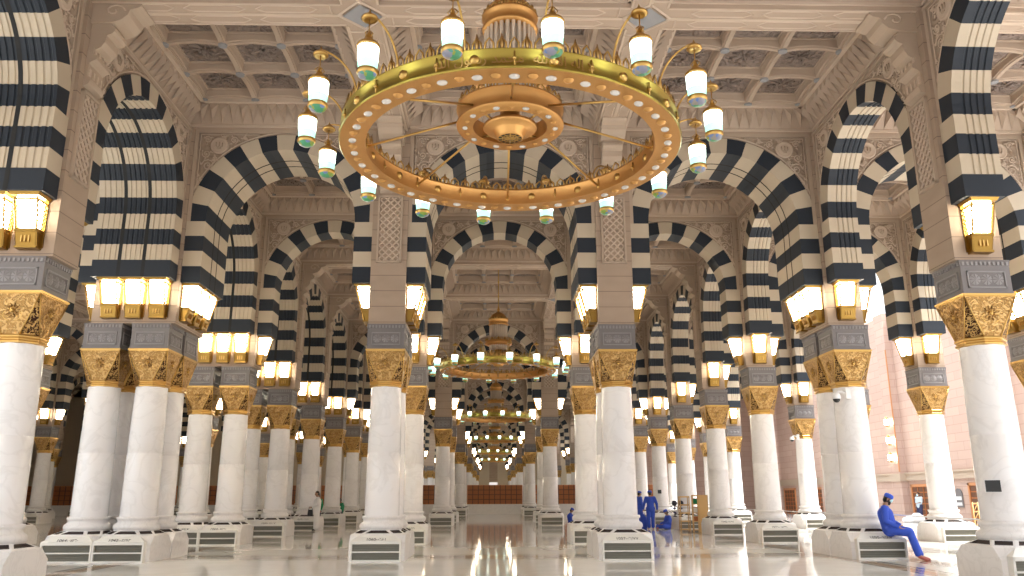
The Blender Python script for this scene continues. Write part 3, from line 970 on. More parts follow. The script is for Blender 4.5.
def c_core():
    b = MB()
    b.lathe([(.19, -.10), (.22, -.09), (.22, -.06), (.25, -.04), (.25, -.01), (.28, .01), (.28, .03), (.41, .05), (.44, .08), (.43, .12), (.32, .17), (.16, .22), (.16, .95)], 32, 'brass', cap=False)
    b.lathe([(.0001, -.085), (.19, -.085)], 24, 'slot', cap=False)
    for rr in (.07, .13): b.tube([(rr * cos(q * .5236), rr * sin(q * .5236), -.095) for q in range(12)], .01, 4, 'gold', closed=True)
    for k in range(6):
        a = pi * k / 6
        b.tube([(.19 * cos(a), .19 * sin(a), -.10), (-.19 * cos(a), -.19 * sin(a), -.10)], .01, 4, 'gold')
    for k in range(4):
        a = pi * k / 2 + pi / 4
        b.tube([(.42 * cos(a), .42 * sin(a), .10), (.62 * cos(a), .62 * sin(a), .14)], .02, 5, 'gold')
    # middle tier carrying the crystals
    b.lathe([(.16, .80), (.40, .86), (.62, .90), (.64, .96), (.60, 1.0), (.62, 1.06), (.50, 1.10), (.46, 1.12)], 32, 'brass', cap=False)
    crest(b, .60, 1.06, 24, 'gold', .12)
    return b.mesh('core')
def c_crystal():
    b = MB()
    for k in range(26):
        a = 2 * pi * k / 26
        b.T = Matrix.Translation((.40 * cos(a), .40 * sin(a), 0))
        b.lathe([(.0001, 1.08), (.032, 1.12), (.028, 1.7), (.036, 2.4), (.0001, 2.44)], 6, 'crystal', cap=False)
    b.T = None
    b.lathe([(.33, 1.1), (.33, 2.42)], 16, 'crystal', cap=False)
    return b.mesh('crystal_drum')
def c_dome():
    b = MB()
    b.lathe([(.34, 2.36), (.45, 2.38), (.47, 2.42), (.44, 2.45), (.44, 2.58), (.47, 2.61), (.47, 2.65), (.40, 2.67), (.38, 2.72), (.36, 2.82), (.28, 2.92), (.16, 2.99), (.06, 3.03), (.05, 3.1), (.08, 3.15), (.05, 3.2), (.03, 3.3)], 28, 'brass', cap=False)
    crest(b, .44, 2.64, 20, 'gold', .09)
    return b.mesh('dome')
def c_rod():
    b = MB(); b.lathe([(.022, 3.0), (.022, 5.45)], 8, 'gold')
    for z in (3.6, 4.3, 5.0): b.sphere((0, 0, z), .045, 'gold', 8)
    b.lathe([(.03, 5.25), (.16, 5.4), (.18, 5.46)], 14, 'gold')
    return b.mesh('rod')
def c_spoke():
    b = MB(); b.tube([(.84, 0, .55), (2.32, 0, .10)], .02, 6, 'gold'); b.sphere((2.3, 0, .10), .035, 'gold', 6); return b.mesh('spoke')
def c_arm():   # curved arm along +x from the ring top
    b = MB()
    pts = []
    for k in range(11):
        t = k / 10
        pts.append((2.62 + .56 * (1 - cos(t * pi / 2)), 0, .29 + .57 * sin(t * pi / 2)))
    b.tube(pts, .016, 6, 'gold')
    b.lathe([(.0001, .92), (.012, .88), (.04, .84), (.10, .80), (.115, .77), (.09, .745), (.05, .755), (.0001, .76)], 14, 'gold', (3.18, 0, 0), cap=False)
    b.tube([(3.18, 0, .76), (3.18, 0, .46)], .008, 5, 'gold')
    return b.mesh('arm')
def c_cap():
    b = MB()
    b.lathe([(.010, .53), (.025, .50), (.035, .47), (.04, .44), (.07, .40), (.14, .345), (.152, .325), (.152, .29), (.135, .29)], 18, 'gold', cap=False)
    for k in range(4):
        a = k * pi / 2
        b.tube([(.035 * cos(a), .035 * sin(a), .44), (.07 * cos(a), .07 * sin(a), .48), (.02 * cos(a), .02 * sin(a), .53)], .008, 4, 'gold')
    return b.mesh('lamp_cap')
def c_glass():
    b = MB()
    b.lathe([(.140, .30), (.137, .18), (.133, .09)], 18, 'lamp_glass', cap=False)
    b.lathe([(.133, .09), (.126, .0), (.122, -.04)], 18, 'lamp_teal', cap=False)
    return b.mesh('lamp_shade')
def c_foot():
    b = MB()
    b.lathe([(.122, -.03), (.138, -.035), (.142, -.06), (.138, -.085), (.125, -.10)], 18, 'gold', cap=False)
    b.lathe([(.125, -.095), (.11, -.125), (.07, -.15), (.0001, -.16)], 18, 'stained', cap=False)
    return b.mesh('stained_base')
def c_text():
    """raised gilt writing bent round the outer band, facing the entrance"""
    txt = 'ﷲ ﻝﻮﺳﺭ ﺪﻤﺤﻣ  ﷲ ﻻﺇ ﻪﻟﺇ ﻻ'
    cu = bpy.data.curves.new('inscription', 'FONT'); cu.body = txt; cu.size = .19; cu.extrude = .006; cu.align_x = 'CENTER'; cu.resolution_u = 3
    o = bpy.data.objects.new('tmp', cu); COL.objects.link(o)
    me = bpy.data.meshes.new_from_object(o.evaluated_get(bpy.context.evaluated_depsgraph_get()))
    bpy.data.objects.remove(o)
    for v in me.vertices:
        a = -pi / 2 + v.co.x / 2.66; r = 2.665 + v.co.z
        v.co = (r * cos(a), r * sin(a), .085 + v.co.y)
    me.materials.clear(); me.materials.append(M['brass_dark']); me.name = 'inscription'
    return me
def c_bulb():
    b = MB(); b.T = Matrix.Scale(1.25, 4, (0, 1, 0)); b.sphere((0, 0, -.012), .062, 'bulb', 10, .5); b.T = None; return b.mesh('bulb')
def chandelier(y, label, near):
    t = thing('ring_chandelier', label, 'chandelier', (0.03, y, 6.80 if y < 20 else 7.10), 0, 'gold ring chandeliers over the central aisle')
    C = cached
    put('ring', C('c_ring', c_ring), t); put('hub_ring', C('c_hub', c_hub), t, (0, 0, .45)); put('core', C('c_core', c_core), t, (0, 0, .36))
    put('inscription', C('c_txt', c_text), t)
    put('crest', C('c_crest', c_crest), t); put('crest', C('c_crest2', c_crest2), t)
    put('crystal_drum', C('c_cry', c_crystal), t, scale=(1, 1, .9)); put('dome', C('c_dome', c_dome), t, (0, 0, -.2)); put('rod', C('c_rod', c_rod), t)
    for k in range(8): put('spoke', C('c_sp', c_spoke), t, rz=k * pi / 4)
    for k in range(16):
        a = .144 + k * pi / 8
        put('arm', C('c_arm', c_arm), t, rz=a)
        l = put('hanging_lamp', C('c_cap', c_cap), t, (3.18 * cos(a), 3.18 * sin(a), .05), a)
        put('lamp_shade', C('c_glass', c_glass), l)
        put('stained_base', C('c_foot', c_foot), l)
    if near:
        for k in range(32):
            a = 2 * pi * k / 32
            put('bulb', C('c_bulb', c_bulb), t, (2.485 * cos(a), 2.485 * sin(a), 0), a)
        for k in range(10):
            a = 2 * pi * k / 10
            put('bulb', C('c_bulb', c_bulb), t, (.73 * cos(a), .73 * sin(a), .45), a, (.75, .75, .75))
for y, lab in ((12.0, 'huge golden ring chandelier with sixteen hanging lamps, nearest to camera'),
               (37.2, 'golden ring chandelier second from camera, seen small through the aisle arch'),
               (61.2, 'third golden ring chandelier down the central aisle'),
               (85.2, 'fourth golden ring chandelier down the central aisle'),
               (109.2, 'fifth golden ring chandelier, tiny, deep in the aisle'),
               (133.2, 'sixth and farthest golden ring chandelier in the aisle')):
    chandelier(y, lab, y < 40)

# ------------------------------------------------------------------ floor, walls, doors
b = MB(); b.quad((-50, -9, 0), (34, -9, 0), (34, 160, 0), (-50, 160, 0), 'floor')
tag(put('floor', b.mesh('floor')), kind='structure')

WX = 26.6
b = MB()
b.box(WX, WX + .6, 4, 100, 0, 13.5, 'wallstone')
b.box(WX - .12, WX, 4, 100, 2.45, 2.85, 'trim'); b.box(WX - .2, WX, 4, 100, 2.85, 2.95, 'trim')
for y in (29.5, 41.2, 53.0, 64.8, 76.5, 88):      # pilasters
    b.box(WX - .45, WX, y, y + 1.3, 0, 13.5, 'wallstone')
    b.box(WX - .52, WX, y - .06, y + 1.36, 2.4, 2.9, 'trim')
    b.box(WX - .5, WX - .44, y - .02, y + .06, 3, 11, 'wood_frame')
tag(put('wall_right', b.mesh('wall_right')), kind='structure')
def lattice_door(n, x, y0, y1, z1):
    t = thing('door_%d' % n, None, 'door', (x, (y0 + y1) / 2, 0))
    tag(t, kind='structure')
    w_ = (y1 - y0) / 2
    b = MB(); fr = .14
    b.box(-.1, 0, -w_, -w_ + fr, 0, z1, 'wood_frame'); b.box(-.1, 0, w_ - fr, w_, 0, z1, 'wood_frame'); b.box(-.1, 0, -w_, w_, z1 - .15, z1, 'wood_frame')
    put('door_frame', b.mesh('door_frame'), t)
    b = MB(); b.box(-.05, 0, -w_ + fr, w_ - fr, 0, z1 - .15, 'wood_dark')
    nx_ = 4; nz = 6; W = 2 * (w_ - fr)
    for i in range(nx_ + 1):
        y = -w_ + fr + W * i / nx_; b.box(-.08, -.05, y - .035, y + .035, 0, z1 - .15, 'wood')
    for j in range(nz + 1):
        z = (z1 - .15) * j / nz; b.box(-.075, -.05, -w_ + fr, w_ - fr, max(0, z - .035), z + .035, 'wood')
    put('door_leaf', b.mesh('door_leaf'), t)
for i, (y0, y1) in enumerate(((43.2, 46.2), (49.6, 52.6), (66.8, 69.6), (73, 75.8), (80, 83))):
    lattice_door(i + 1, WX - .001, y0, y1, 2.2)

def wall_seg(name, x0, x1, y0, y1, z1, mt='wallstone'):
    b = MB(); b.box(x0, x1, y0, y1, 0, z1, mt); tag(put(name, b.mesh(name)), kind='structure')
wall_seg('wall_back', -48, -12.2, 84, 84.5, 13, 'light')
wall_seg('wall_back', 11.2, 27.2, 84, 84.5, 13, 'wallstone')
wall_seg('wall_left', -48.5, -48, 10, 84.5, 13, 'light')
wall_seg('wall_left', -12.7, -12.2, 84.5, 154, 13, 'light')
wall_seg('wall_right', 11.2, 11.7, 84.5, 154, 13, 'light')
wall_seg('wall_back', -12.2, -.75, 154, 154.5, 13, 'light')
wall_seg('wall_back', .75, 11.2, 154, 154.5, 13, 'light')
b = MB(); b.box(-.75, .75, 154, 154.5, 4.2, 13, 'pier'); b.box(-.75, .75, 154, 154.5, 0, 1.8, 'pier')
tag(put('wall_back', b.mesh('wall_back')), kind='structure')

# wooden partition screens standing on a white marble kerb, row by row between the columns at 76 m
def m_screen(w_):
    b = MB(); h0, h1 = .88, 2.55
    b.box(-w_, w_, -.05, .05, h0, h1, 'wood')
    n = max(2, round(w_ * 2 / .48))
    for i in range(n + 1):
        x = -w_ + 2 * w_ * i / n; b.box(x - .035, x + .035, -.09, -.05, h0, h1, 'wood_frame' if i in (0, n) else 'wood_dark')
    for j in range(5):
        z = h0 + (h1 - h0) * j / 4; b.box(-w_, w_, -.085, -.05, z - .03, z + .03, 'wood_frame' if j in (0, 4) else 'wood_dark')
    return b.mesh('screen_panel')
def m_kerb(w_):
    b = MB(); b.box(-w_, w_, -.18, .18, 0, .80, 'base'); b.box(-w_, w_, -.22, .22, .80, .88, 'base'); return b.mesh('kerb')
for xa, xb, lab in ((-47.5, -40.25, 'wooden lattice partition at the far left end of the hall'), (-40.25, -34.25, 'wooden lattice partition beyond the outermost left columns'), (-34.25, -28.25, 'wooden lattice partition among the outer left background columns'), (-28.25, -22.25, 'wooden lattice partition far left behind the marble columns'), (-22.25, -16.25, 'wooden lattice partition in the left background'),
                    (-16.25, -10.25, 'wooden lattice partition between far outer left columns'), (-9.04, -3, 'wooden lattice partition left of the central aisle end'),
                    (-3, 3, 'reddish wooden lattice partition closing the central aisle'), (3, 9.15, 'wooden lattice partition right of the central aisle end'), (9.15, 15.15, 'wooden lattice partition between far outer right columns')):
    w_ = round((xb - xa) / 2 - .5, 2)
    t = thing('partition_screen', lab, 'screen', ((xa + xb) / 2, 76.22, 0), 0, 'wooden partitions across the hall')
    put('screen_panel', cached(('scr', w_), lambda: m_screen(w_)), t); put('kerb', cached(('kerb', w_), lambda: m_kerb(w_)), t)

# ------------------------------------------------------------------ people
def capsules(segs, voxel, mt, name):
    """tapered limbs fused into one continuous skin"""
    b = MB()
    for p, q, r0, r1 in segs:
        p, q = Vector(p), Vector(q); d = q - p; L = d.length
        if L < 1e-5: d = Vector((0, 0, 1)); L = 1e-4
        b.T = Matrix.Translation(p) @ d.to_track_quat('Z', 'Y').to_matrix().to_4x4()
        n = 6
        prof = [(max(1e-5, r0 * sin(pi / 2 * k / n)), -r0 * cos(pi / 2 * k / n)) for k in range(n + 1)] + [(max(1e-5, r1 * cos(pi / 2 * k / n)), L + r1 * sin(pi / 2 * k / n)) for k in range(n + 1)]
        b.lathe(prof, 14, mt, cap=False)
    b.T = None
    me = b.mesh(name)
    o = bpy.data.objects.new('tmp', me); COL.objects.link(o)
    m_ = o.modifiers.new('r', 'REMESH'); m_.mode = 'VOXEL'; m_.voxel_size = voxel; m_.use_smooth_shade = True
    sm = o.modifiers.new('s', 'SMOOTH'); sm.iterations = 3; sm.factor = .5
    out = bpy.data.meshes.new_from_object(o.evaluated_get(bpy.context.evaluated_depsgraph_get()))
    bpy.data.objects.remove(o); out.name = name
    out.materials.clear(); out.materials.append(M[mt])
    for p in out.polygons: p.use_smooth = True
    return out
def hand(w_, d, side, thumb):
    """palm, five fingers and thumb from wrist w_ along d; side = across the palm, thumb towards +side"""
    w_, d, side = Vector(w_), Vector(d).normalized(), Vector(side).normalized()
    nrm = d.cross(side).normalized() * thumb
    S = [(w_, w_ + d * .04, .024, .028)]
    for k, (o, L) in enumerate(((.030, .075), (.011, .085), (-.009, .078), (-.028, .062))):
        r = w_ + d * .045 + side * o * .6; kn = w_ + d * .085 + side * o
        S.append((r, kn, .016, .0115))
        m1 = kn + d * L * .5 - nrm * .012; m2 = m1 + (d * .7 - nrm * .7) * L * .5
        S.append((kn, m1, .0105, .0095)); S.append((m1, m2, .0095, .008))
    t0 = w_ + d * .02 + side * .02; t1 = t0 + (d * .6 + side * .8) * .045; t2 = t1 + (d * .95 + side * .2) * .035
    S += [(t0, t1, .015, .012), (t1, t2, .0115, .009)]
    return S
STAND = dict(pel=(0, 0, .95), chest=(0, .01, 1.27), neck=(0, .02, 1.47), head=(0, -.015, 1.60),
             shL=(-.18, .02, 1.40), shR=(.18, .02, 1.40), elL=(-.25, .04, 1.13), elR=(.25, .04, 1.13), wrL=(-.25, -.05, .90), wrR=(.25, -.05, .90),
             hipL=(-.09, 0, .92), hipR=(.09, 0, .92), knL=(-.10, -.03, .50), knR=(.10, -.03, .50), anL=(-.10, .02, .09), anR=(.10, .02, .09), toL=(-.12, -.14, .04), toR=(.12, -.14, .04))
def person(label, loc, rz, J, cloth='blue', legs=None, cap=True, mask=False, beard=False, thobe=False, sleeves=True, voxel=.009, sc=1, hoff=0, group=None):
    P = dict(STAND); P.update(J)
    P = {k: Vector(v) for k, v in P.items()}
    t = thing('person', label, 'person', loc, rz, group); t.scale = (sc, sc, sc)
    hd, nk = P['head'], P['neck']
    up = (hd - nk).normalized()
    fw = Vector((sin(hoff), -cos(hoff), -.05)).normalized()
    sd = Vector((cos(hoff), sin(hoff), 0))
    B = [(hd + up * .03, hd + up * .03 + fw * .015, .088, .082), (hd - up * .03 + fw * .03, hd - up * .075 + fw * .045, .062, .042), (nk, hd - up * .04, .055, .05)]
    B += [(hd + fw * .09 - up * .005, hd + fw * .112 - up * .03, .012, .017), (hd + fw * .088 - up * .055 - sd * .018, hd + fw * .088 - up * .055 + sd * .018, .011, .011)]
    for s_ in (-1, 1): B.append((hd + sd * s_ * .088 + up * .0, hd + sd * s_ * .09 - up * .035, .017, .012))
    B += [(P['pel'], P['chest'], .12, .13), (P['chest'], nk, .12, .06)]
    for s_ in 'LR':
        B += [(P['chest'] + Vector((0, 0, .06)), P['sh' + s_], .09, .055), (P['sh' + s_], P['el' + s_], .048, .037), (P['el' + s_], P['wr' + s_], .036, .024)]
        B += [(P['pel'], P['hip' + s_], .10, .085), (P['hip' + s_], P['kn' + s_], .078, .052), (P['kn' + s_], P['an' + s_], .050, .034), (P['an' + s_], P['to' + s_], .036, .028)]
        d = P['wr' + s_] - P['el' + s_]
        sg = -1 if s_ == 'L' else 1
        side = Vector((0, -1, 0)) if abs(d.normalized().y) < .8 else Vector((-sg, 0, 0))
        side = side - d.normalized() * side.dot(d.normalized())
        B += hand(P['wr' + s_], d, side, sg)
    put('body', capsules(B, voxel, 'skin', 'body'), t)
    C_ = [(P['pel'] - Vector((0, 0, .03)), P['chest'], .165, .175), (P['chest'], P['chest'] * .35 + nk * .65, .165, .085), (P['pel'], P['pel'] + Vector((0, 0, .02)), .17, .17)]
    K_ = [(P['pel'] - Vector((0, 0, .03)), P['pel'] + Vector((0, 0, .03)), .152, .145)]
    for s_ in 'LR':
        C_ += [(P['chest'] + Vector((0, 0, .06)), P['sh' + s_], .125, .082)]
        e = P['wr' + s_] if sleeves else P['el' + s_]
        C_ += [(P['sh' + s_], P['el' + s_], .082, .066)]
        if sleeves: C_ += [(P['el' + s_], P['el' + s_].lerp(P['wr' + s_], .93), .065, .050)]
        K_ += [(P['pel'], P['hip' + s_], .15, .128), (P['hip' + s_], P['kn' + s_], .122, .090), (P['kn' + s_], P['kn' + s_].lerp(P['an' + s_], .92), .090, .076)]
    if thobe:
        for s_ in 'LR': K_ += [(P['hip' + s_], P['an' + s_] + Vector((0, 0, .06)), .13, .13)]
        K_ += [(P['pel'], (P['anL'] + P['anR']) / 2 + Vector((0, 0, .05)), .14, .13)]
    if legs is None or legs == cloth:
        put('robe' if thobe else 'coverall', capsules(C_ + K_, voxel * 1.2, cloth, 'coverall'), t)
    else:
        put('shirt', capsules(C_, voxel * 1.2, cloth, 'shirt'), t); put('trousers', capsules(K_, voxel * 1.2, legs, 'trousers'), t)
    S_ = []
    for s_ in 'LR': S_ += [(P['an' + s_] - Vector((0, 0, .02)), P['to' + s_], .042, .036)]
    put('shoes', capsules(S_, voxel * 1.2, 'shoe' if cloth == 'blue' else 'black', 'shoes'), t)
    if cap:
        b = MB(); b.T = Matrix.Translation(hd + up * .045 - fw * .005) @ up.to_track_quat('Z', 'Y').to_matrix().to_4x4()
        b.lathe([(.096, -.01), (.104, .0), (.102, .045), (.085, .078), (.04, .09), (.0001, .092)], 20, cloth, cap=False); b.T = None
        put('cap', b.mesh('cap'), t)
        put('hair', capsules([(hd + up * .02 - fw * .02, hd - up * .02 - fw * .035, .092, .07)], voxel, 'hair', 'hair'), t)
    else:
        put('hair', capsules([(hd + up * .05 - fw * .015, hd + up * .0 - fw * .03, .09, .078)], voxel, 'hair', 'hair'), t)
    b = MB()
    for s_ in (-1, 1):
        b.sphere(hd + fw * .094 + sd * s_ * .032 + up * .012, .011, 'plastic', 8); b.sphere(hd + fw * .101 + sd * s_ * .032 + up * .012, .006, 'black', 6)
    put('eyes', b.mesh('eyes'), t)
    if mask: put('face_mask', capsules([(hd + fw * .085 - up * .035 - sd * .03, hd + fw * .085 - up * .035 + sd * .03, .036, .036), (hd + fw * .09 - up * .02, hd + fw * .08 - up * .06, .035, .032)], voxel, 'mask', 'face_mask'), t)
    if beard: put('beard', capsules([(hd + fw * .05 - up * .065, hd + fw * .075 - up * .12, .052, .03), (hd + sd * .07 - up * .03, hd + fw * .05 - up * .07, .025, .03), (hd - sd * .07 - up * .03, hd + fw * .05 - up * .07, .025, .03)], voxel, 'hair', 'beard'), t)
    return t
V = Vector
# worker resting on the corner plinth of the right arcade, feet to the right (faces +x)
person('person in blue coverall, cap and mask sitting on the plinth at right', (9.36, 20.12, .56), radians(62), dict(
    pel=(0, 0, .16), chest=(-.0, .06, .47), neck=(0, .04, .68), head=(0, -.03, .81), shL=(-.18, .06, .60), shR=(.18, .06, .60),
    elL=(-.25, .05, .32), elR=(.25, .0, .34), wrL=(-.18, -.18, .20), wrR=(.14, -.22, .22),
    hipL=(-.09, -.02, .13), hipR=(.09, -.02, .13), knL=(-.11, -.42, .06), knR=(.10, -.40, .09), anL=(-.12, -.54, -.42), anR=(.08, -.58, -.45),
    toL=(-.14, -.70, -.515), toR=(.08, -.74, -.515)), mask=True, beard=True, voxel=.007, sc=1.04)
person('person in blue coverall walking away, seen from behind', (7.26, 39.5, 0), pi - .1, dict(
    elL=(-.29, .04, 1.13), elR=(.29, .03, 1.13), wrL=(-.31, -.04, .88), wrR=(.33, -.03, .90), knL=(-.10, -.08, .50), anL=(-.09, -.02, .09), toL=(-.10, -.17, .04)), voxel=.012, sc=1.02)
person('person in blue coverall standing half hidden behind the big column', (7.30, 42.6, 0), pi * .6, dict(), voxel=.014, sc=1.02)
CROSS = dict(pel=(0, 0, .13), chest=(0, .05, .44), neck=(0, .02, .64), head=(0, -.05, .77), shL=(-.18, .04, .56), shR=(.18, .04, .56),
    elL=(-.27, -.02, .32), elR=(.27, -.02, .32), wrL=(-.20, -.28, .24), wrR=(.20, -.28, .24), hipL=(-.10, -.02, .12), hipR=(.10, -.02, .12),
    knL=(-.34, -.34, .15), knR=(.34, -.34, .15), anL=(-.02, -.50, .07), anR=(.06, -.40, .09), toL=(.10, -.56, .06), toR=(-.08, -.50, .07))
person('person in blue coverall sitting cross-legged on the floor by the bookcase', (8.02, 39.45, 0), radians(-80), CROSS, voxel=.012)
person('person in blue coverall sitting against a plinth, knees drawn up, far off', (4.12, 46.2, 0), radians(80), dict(CROSS, knL=(-.13, -.42, .42), knR=(.13, -.40, .44), anL=(-.12, -.62, .08), anR=(.12, -.60, .08), toL=(-.12, -.76, .04), toR=(.12, -.74, .04), wrL=(-.10, -.40, .42), wrR=(.10, -.40, .44)), voxel=.014)
person('person in long white robe standing beside a plinth at left', (-8.32, 38.85, 0), radians(-75), dict(elL=(-.24, .02, 1.15), wrL=(-.14, -.20, 1.02), elR=(.24, .02, 1.15), wrR=(.14, -.22, 1.05)), cloth='white_cloth', cap=False, thobe=True, voxel=.012, sc=1.03)
person('person in green shirt sitting on the rear edge of a left column plinth', (-8.66, 46.72, .57), radians(-60), CROSS, cloth='green', legs='navy', cap=False, voxel=.014)
person('person in green shirt standing behind the white-robed person', (-9.05, 42.6, 0), radians(-30), dict(), cloth='green', legs='navy', cap=False, voxel=.014, sc=.97)
person('person in pale shirt and dark trousers standing near the wall doors', (25.75, 50.3, 0), radians(-70), dict(elR=(.24, -.06, 1.15), wrR=(.16, -.24, 1.1)), cloth='pale_shirt', legs='navy', cap=False, mask=True, sleeves=False, voxel=.014, sc=.98)

# ------------------------------------------------------------------ things standing about
b = MB(); b.lathe([(.13, 0), (.17, .03), (.19, .3), (.15, .55), (.05, .62), (.03, .68)], 14, 'blue', (6.98, 39.9, 0))
b.tube([(6.92, 39.9, .6), (6.94, 39.9, .74), (7.02, 39.9, .74), (7.04, 39.9, .6)], .014, 5, 'blue')
tag(put('cloth_bag', b.mesh('cloth_bag')), 'blue cloth bag standing between the two standing workers', 'bag')
# handbag held by the robed person
b = MB(); b.box(-.13, .13, -.05, .05, -.30, 0, 'black', (-.10, .10, -.04, .04)); b.tube([(-.09, 0, 0), (-.05, 0, .12), (.05, 0, .12), (.09, 0, 0)], .012, 5, 'black')
tag(put('hand_bag', b.mesh('hand_bag'), None, (-8.60, 38.80, .95)), 'dark bag held in front by the person in white robe', 'bag')
# bookcase and open rack
t = thing('bookcase', 'golden tan bookcase with open shelves and plain side, right of centre', 'bookcase', (8.78, 36.5, 0), radians(-12))
b = MB()
b.box(-.02, .42, -.30, -.26, 0, 1.52, 'tan'); b.box(-.02, .42, .26, .30, 0, 1.52, 'tan'); b.box(.40, .43, -.3, .3, 0, 1.52, 'tan'); b.box(-.26, .43, -.32, .32, 1.50, 1.55, 'tan')
b.box(-.26, -.20, -.30, -.24, 0, 1.52, 'tan'); b.box(-.26, -.20, .24, .30, 0, 1.52, 'tan')
for z in (.04, .4, .78, 1.14): b.box(-.02, .40, -.315, -.29, z + .02, z + .30, 'tan')
put('carcass', b.mesh('carcass'), t)
for z in (.08, .44, .80, 1.16):
    b = MB(); b.box(-.26, .4, -.27, .27, z - .02, z + .01, 'tan'); b.box(-.27, -.25, -.28, .28, z + .01, z + .06, 'gold'); put('shelf', b.mesh('shelf'), t)
for z in (.44, .80, 1.16):
    g = 'books stacked on the bookcase shelves'
    for k in range(5):
        b = MB(); h_ = .20 + .02 * (k % 3); b.box(-.10, .10, -.022, .022, 0, h_, ['white_cloth', 'green', 'navy', 'ivory', 'wood'][(k + int(z * 10)) % 5]); 
        o = put('book', b.mesh('book'), None); o.matrix_world = Matrix.Translation((8.78, 36.5, z + .012)) @ Matrix.Rotation(radians(-12), 4, 'Z') @ Matrix.Translation((-.13, -.20 + k * .052, 0))
        tag(o, '%s book, %s from the front, on %s bookcase shelf' % (['white', 'green', 'navy', 'ivory', 'brown'][(k + int(z * 10)) % 5], ORD[k], 'lower' if z < .5 else 'middle' if z < 1 else 'upper'), 'book', g)
t = thing('ladder_rack', 'open brass ladder-like rack left of the tan bookcase', 'rack', (8.15, 36.4, 0), 0)
for x in (-.2, .2):
    for y in (-.15, .15):
        b = MB(); b.tube([(x, y, 0), (x, y, 1.5)], .022, 6, 'tan'); put('post', b.mesh('post'), t)
for z in (.08, .42, .76, 1.1, 1.44):
    b = MB(); b.box(-.2, .2, -.15, .15, z, z + .02, 'tan'); b.box(-.2, .2, -.16, -.14, z, z + .06, 'tan'); put('shelf', b.mesh('shelf'), t)
# two black-topped drum fans on the plinth behind the sitting worker
for k, x in enumerate((8.40, 8.70)):
    t = thing('pedestal_fan', '%s of two small black round-headed fans behind the sitting worker' % ('left' if k == 0 else 'right'), 'fan', (x, 40.0 - .55, .56), 0, 'black fans on the plinth')
    b = MB(); b.T = Matrix.Translation((0, 0, .62)) @ Matrix.Rotation(pi / 2, 4, 'X'); b.lathe([(.0001, -.06), (.09, -.055), (.13, -.02), (.13, .03), (.09, .06), (.0001, .065)], 18, 'black', cap=False)
    for r in (.04, .08, .115): b.tube([(r * cos(q * .5236), r * sin(q * .5236), .066 - r * .05) for q in range(12)], .005, 4, 'navy', closed=True)
    b.T = None; put('fan_head', b.mesh('fan_head'), t)
    b = MB(); b.lathe([(.10, 0), (.10, .02), (.03, .04), (.02, .1), (.02, .5)], 12, 'black')
    for z in (.15, .25, .35): b.lathe([(.06, z), (.08, z + .02), (.08, z + .05), (.06, z + .07)], 12, 'navy' if z != .25 else 'plastic')
    put('stand', b.mesh('stand'), t)

def rope(name, p, q, label, sag=.03):
    b = MB(); p, q = Vector(p), Vector(q)
    b.tube([p.lerp(q, k / 10) - Vector((0, 0, sag * 4 * (k / 10) * (1 - k / 10))) for k in range(11)], .014, 6, 'plastic')
    tag(put(name, b.mesh(name)), label, 'barrier rope', 'white barrier ropes between the right columns')
rope('barrier_rope', (9.60, 21.1, 1.05), (9.56, 15.1, 1.03), 'white barrier rope strung from corner column to nearest right column')
rope('barrier_rope', (9.25, 22.75, 1.05), (9.25, 27.7, 1.03), 'white barrier rope strung behind the corner column of the right arcade')
rope('barrier_rope', (9.25, 28.7, 1.05), (9.25, 33.7, 1.03), 'white barrier rope between the second and third right arcade piers')
rope('barrier_rope', (9.6, 15.1, 1.05), (14.7, 15.1, 1.03), 'white barrier rope leaving the nearest right column towards the court')

# security cameras, notice plates
def camera_dome(x, y, z, label):
    t = thing('security_camera', label, 'camera', (x, y, z), 0, 'security cameras on the right columns')
    b = MB(); b.tube([(.0, 0, 0), (-.10, 0, .06), (-.20, -.02, .06), (-.27, -.03, .0)], .028, 8, 'plastic'); b.box(-.02, .10, -.06, .06, -.12, .14, 'plastic'); put('bracket', b.mesh('bracket'), t)
    b = MB(); b.lathe([(.0001, .03), (.07, .02), (.10, -.03), (.11, -.09), (.10, -.13)], 16, 'plastic', (-.27, -.03, 0), cap=False)
    put('housing', b.mesh('housing'), t)
    b = MB(); b.lathe([(.095, -.13), (.08, -.18), (.045, -.215), (.0001, -.225)], 16, 'black', (-.27, -.03, 0), cap=False); put('lens_dome', b.mesh('lens_dome'), t)
camera_dome(8.86, 20.62, 4.02, 'white dome security camera on the corner column of the right arcade')
camera_dome(14.76, 40.0, 4.3, 'white dome security camera on a distant sunlit column')
def plate(x, y, z, label, r, w_=.13, hh=.10):
    t = thing('notice_plate', label, 'sign', (x, y, z), r, 'small dark plates on columns')
    b = MB(); b.box(-w_, w_, -.012, 0, -hh, hh, 'black'); put('plate', b.mesh('plate'), t)
    b = MB(); 
    for (x0, x1, z0, z1) in ((-w_, w_, hh - .008, hh), (-w_, w_, -hh, -hh + .008), (-w_, -w_ + .008, -hh, hh), (w_ - .008, w_, -hh, hh)): b.box(x0, x1, -.016, -.012, z0, z1, 'plastic')
    put('border', b.mesh('border'), t)
plate(8.72, 14.68, 1.64, 'dark plate with white border on the nearest right column', radians(-24), .13, .11)
plate(8.98, 45.70, 1.75, 'small dark plate on a column behind the standing workers', 0, .11, .11)
t = thing('notice_board', 'arched grey and white notice board beside a lattice door', 'sign', (WX - .02, 47.3, 0), -pi / 2)
b = MB(); pts = [(-.38, .85), (.38, .85), (.38, 1.6)] + [(.38 * cos(a * pi / 8), 1.6 + .3 * sin(a * pi / 8)) for a in range(1, 8)] + [(-.38, 1.6)]
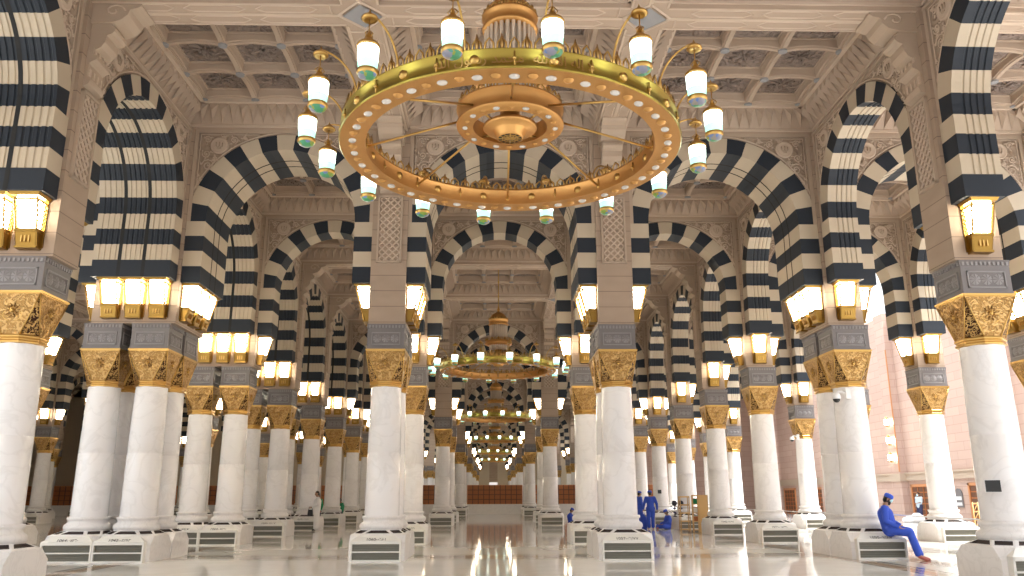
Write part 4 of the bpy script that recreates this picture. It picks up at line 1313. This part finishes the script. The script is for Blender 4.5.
b.extrude(pts, -.04, 0, 'grey'); put('board', b.mesh('board'), t)
b = MB(); b.box(-.28, .28, -.05, -.04, 1.25, 1.45, 'plastic'); b.box(-.28, .28, -.05, -.04, .95, 1.12, 'plastic'); put('notice', b.mesh('notice'), t)
# pale wooden lattice chair-back screen and a white bundle near the wall
t = thing('lattice_stand', 'pale gold lattice stand beside the nearest right column', 'stand', (18.2, 31.0, 0), 0)
b = MB()
for k in range(5): b.tube([(-.4 + k * .2, 0, 0), (-.4 + k * .2, 0, 1.25)], .025, 6, 'tan')
for z in (.3, .6, .9, 1.2): b.tube([(-.42, 0, z), (.42, 0, z)], .022, 6, 'tan')
for k in range(4):
    for z in (.3, .6, .9): b.tube([(-.4 + k * .2, 0, z), (-.2 + k * .2, 0, z + .3)], .014, 4, 'tan')
put('lattice', b.mesh('lattice'), t)
tag(put('cloth_bundle', capsules([((24.2, 48.6, .2), (24.9, 48.6, .22), .22, .2), ((24.5, 48.5, .35), (24.8, 48.7, .38), .18, .15), ((23.9, 48.6, .14), (24.2, 48.5, .15), .14, .15)], .03, 'white_cloth', 'cloth_bundle')), 'white cloth bundle on the floor near the wall doors', 'bundle')
# lanterns on the court wall
for k, (y, z) in enumerate(((53.5, 6.2), (53.5, 5.0), (53.5, 3.9))):
    t = thing('wall_sconce', 'glowing gold sconce on the far court wall, %s of three' % ['topmost', 'middle', 'lowest'][k], 'sconce', (WX - .47, y, z), 0, 'sconces in a column on the court wall')
    b = MB(); b.lathe([(.0001, -.3), (.06, -.25), (.16, -.2), (.16, -.16)], 8, 'gold', (-.25, 0, 0), smooth=False); b.lathe([(.16, .2), (.18, .22), (.05, .34), (.0001, .42)], 8, 'gold', (-.25, 0, 0), smooth=False); b.tube([(0, 0, -.1), (-.12, 0, -.3), (-.25, 0, -.25)], .02, 6, 'gold'); put('fitting', b.mesh('fitting'), t)
    b = MB(); b.lathe([(.13, -.17), (.15, .2)], 8, 'lantern_glass', (-.25, 0, 0), smooth=False, cap=False); put('glass', b.mesh('glass'), t)
